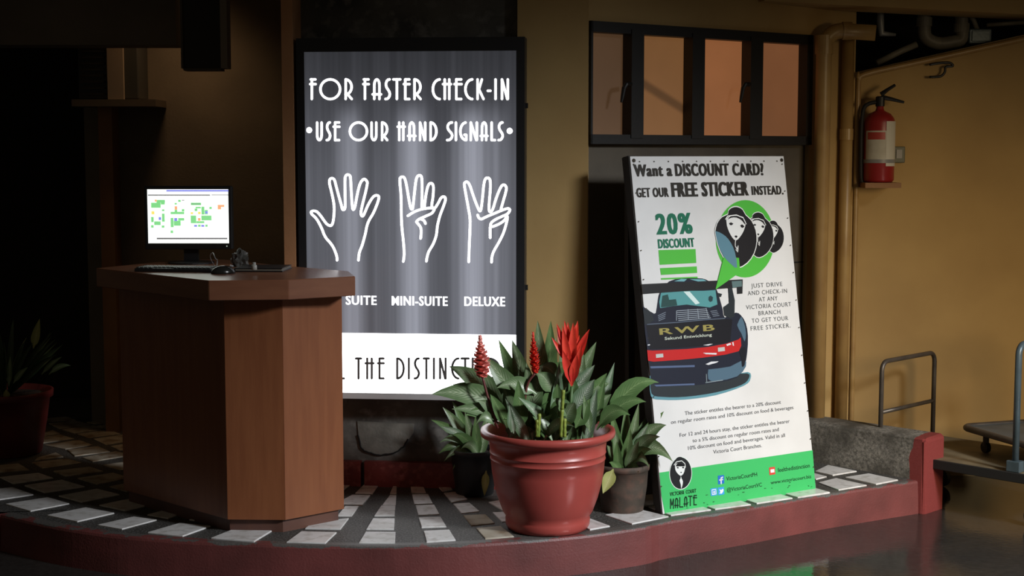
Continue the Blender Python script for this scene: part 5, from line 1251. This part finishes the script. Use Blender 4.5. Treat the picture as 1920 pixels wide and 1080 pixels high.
# second, blue-grey deck behind
BZ = 0.235
b0_ = G(1803, 796, BZ); b1_ = G(1918, 829, BZ); d1 = (b1_ - b0_).normalized()
if True:
    d2 = Vector((-d1.y, d1.x, 0))
    if d2.x < 0: d2 = -d2
    O2 = Vector((b0_.x, b0_.y, 0))
    tr3 = thing('platform_trolley', (O2.x, O2.y, -0.17), 'blue-grey platform trolley with raised rim standing behind the low one', 'trolley'); bpy.context.view_layer.update()
    def rb(x0, x1, y0, y1, z0, z1, bev, name, m, parent=tr3):
        bm = B(); M = Matrix(((d1.x, d2.x, 0, O2.x), (d1.y, d2.y, 0, O2.y), (0, 0, 1, 0), (0, 0, 0, 1)))
        box(bm, (x0, y0, z0), (x1, y1, z1), M, bev); return link(name, bm, m, parent)
    L2 = 0.72; W2 = 0.46
    rb(0.01, L2, 0.01, W2, BZ - 0.03, BZ - 0.006, 0.004, 'deck', BLUEM)
    rimp = lambda x, y: O2 + d1 * x + d2 * y + Vector((0, 0, BZ - 0.012))
    rr3 = 0.06
    cs_ = [(rr3, rr3, 180, 270), (L2 - rr3, rr3, 270, 360), (L2 - rr3, W2 - rr3, 0, 90), (rr3, W2 - rr3, 90, 180)]
    P_ = []
    for cx, cy, a0, a1 in cs_:
        P_ += [rimp(cx + rr3 * math.cos(math.radians(a0 + (a1 - a0) * k / 6)), cy + rr3 * math.sin(math.radians(a0 + (a1 - a0) * k / 6))) for k in range(7)]
    bm = B(); tube(bm, P_ + [P_[0]], 0.017, 10, cap=False); link('rim', bm, STEEL, tr3, smooth=True)
    for x in (0.10, L2 - 0.10):
        for y in (0.08, W2 - 0.08):
            cq = O2 + d1 * x + d2 * y
            pu, pw = (cq - A0).dot(dA), (cq - A0).dot(dW)
            zf = DZ if (0 < pu < Lk and 0 < pw < Wd) else -0.17
            bm = B(); tube(bm, [cq + Vector((0, 0, BZ - 0.03)), cq + Vector((0, 0, zf + 0.035))], 0.016, 10); cs = link('leg', bm, STEEL, tr3)
            bm = B(); tube(bm, [cq - d2 * 0.012 + Vector((0, 0, zf + 0.028)), cq + d2 * 0.012 + Vector((0, 0, zf + 0.028))], 0.028, 16)
            link('wheel', bm, RUB, tr3)

# ================================================================= LEFT: AC unit, hanging sign
AY = 8.55
az_ = lambda x, y, Y=AY: PY(130 + x / 6, 40 + y / 6, Y)
o = thing('air_conditioner', tuple(az_(300, 900)), 'dim boxy air conditioner on a wall shelf at upper left', 'air conditioner'); bpy.context.view_layer.update()
p0, p1 = az_(100, 220), az_(640, 880)
bm = B(); box(bm, (p0.x, AY - 0.02, p1.z), (az_(780, 300).x, AY + 0.25, p0.z), bev=0.008); link('housing', bm, mat('dim_grey_casing', (0.05, 0.05, 0.045), 0.6), o)
bm = B()
for k in range(9):
    z_ = p1.z + (p0.z - p1.z) * (k + 0.7) / 9.6
    box(bm, (p0.x + 0.015, AY - 0.034, z_), (az_(410, 300).x, AY - 0.019, z_ + 0.012))
link('grille', bm, DARK, o)
bm = B(); box(bm, (az_(440, 200).x, AY - 0.045, p1.z), (az_(620, 200).x, AY - 0.021, p0.z)); x_o = link('side_panel', bm, mat('pale_beige_panel', (0.34, 0.27, 0.2), 0.6), o); x_o['label'] = 'pale beige vertical panel'
bm = B(); s0, s1 = az_(60, 920), az_(1000, 960); box(bm, (s0.x, AY - 0.06, s1.z), (s1.x, AY + 0.2, p1.z - 0.001)); link('shelf', bm, mat('dim_shelf', (0.14, 0.11, 0.08), 0.7), o)
HY = 8.0
hzp = lambda x, y: PY(130 + x / 6, 40 + y / 6, HY)
p0, p1 = hzp(1270, -400), hzp(1785, 530)
o = thing('hanging_sign', (p0.x, HY, p1.z), 'dim framed hanging sign with pale right edge near the top left', 'sign'); bpy.context.view_layer.update()
bm = B(); box(bm, (p0.x, HY, p1.z), (hzp(1710, 0).x, HY + 0.08, p0.z)); link('sign_panel', bm, mat('dim_black_panel', (0.035, 0.034, 0.032), 0.6), o)
bm = B(); box(bm, (hzp(1700, 0).x, HY - 0.012, p1.z), (p1.x, HY + 0.09, p0.z)); q = link('side_frame', bm, mat('dull_pale_frame', (0.36, 0.32, 0.25), 0.6), o); q['label'] = 'pale right edge strip'
bm = B(); box(bm, (p0.x - 0.012, HY - 0.012, p1.z), (p0.x, HY + 0.09, p0.z)); box(bm, (p0.x, HY - 0.012, p1.z - 0.012), (hzp(1700, 0).x, HY + 0.09, p1.z)); link('frame', bm, mat('dull_brown_frame', (0.12, 0.10, 0.075), 0.6), o)
for z_off in (0,):
    bm = B(); tube(bm, [(p0.x + 0.1, HY + 0.04, p0.z), (p0.x + 0.1, HY + 0.04, 2.96)], 0.006, 6); link('hanger_rod', bm, BLK, o)
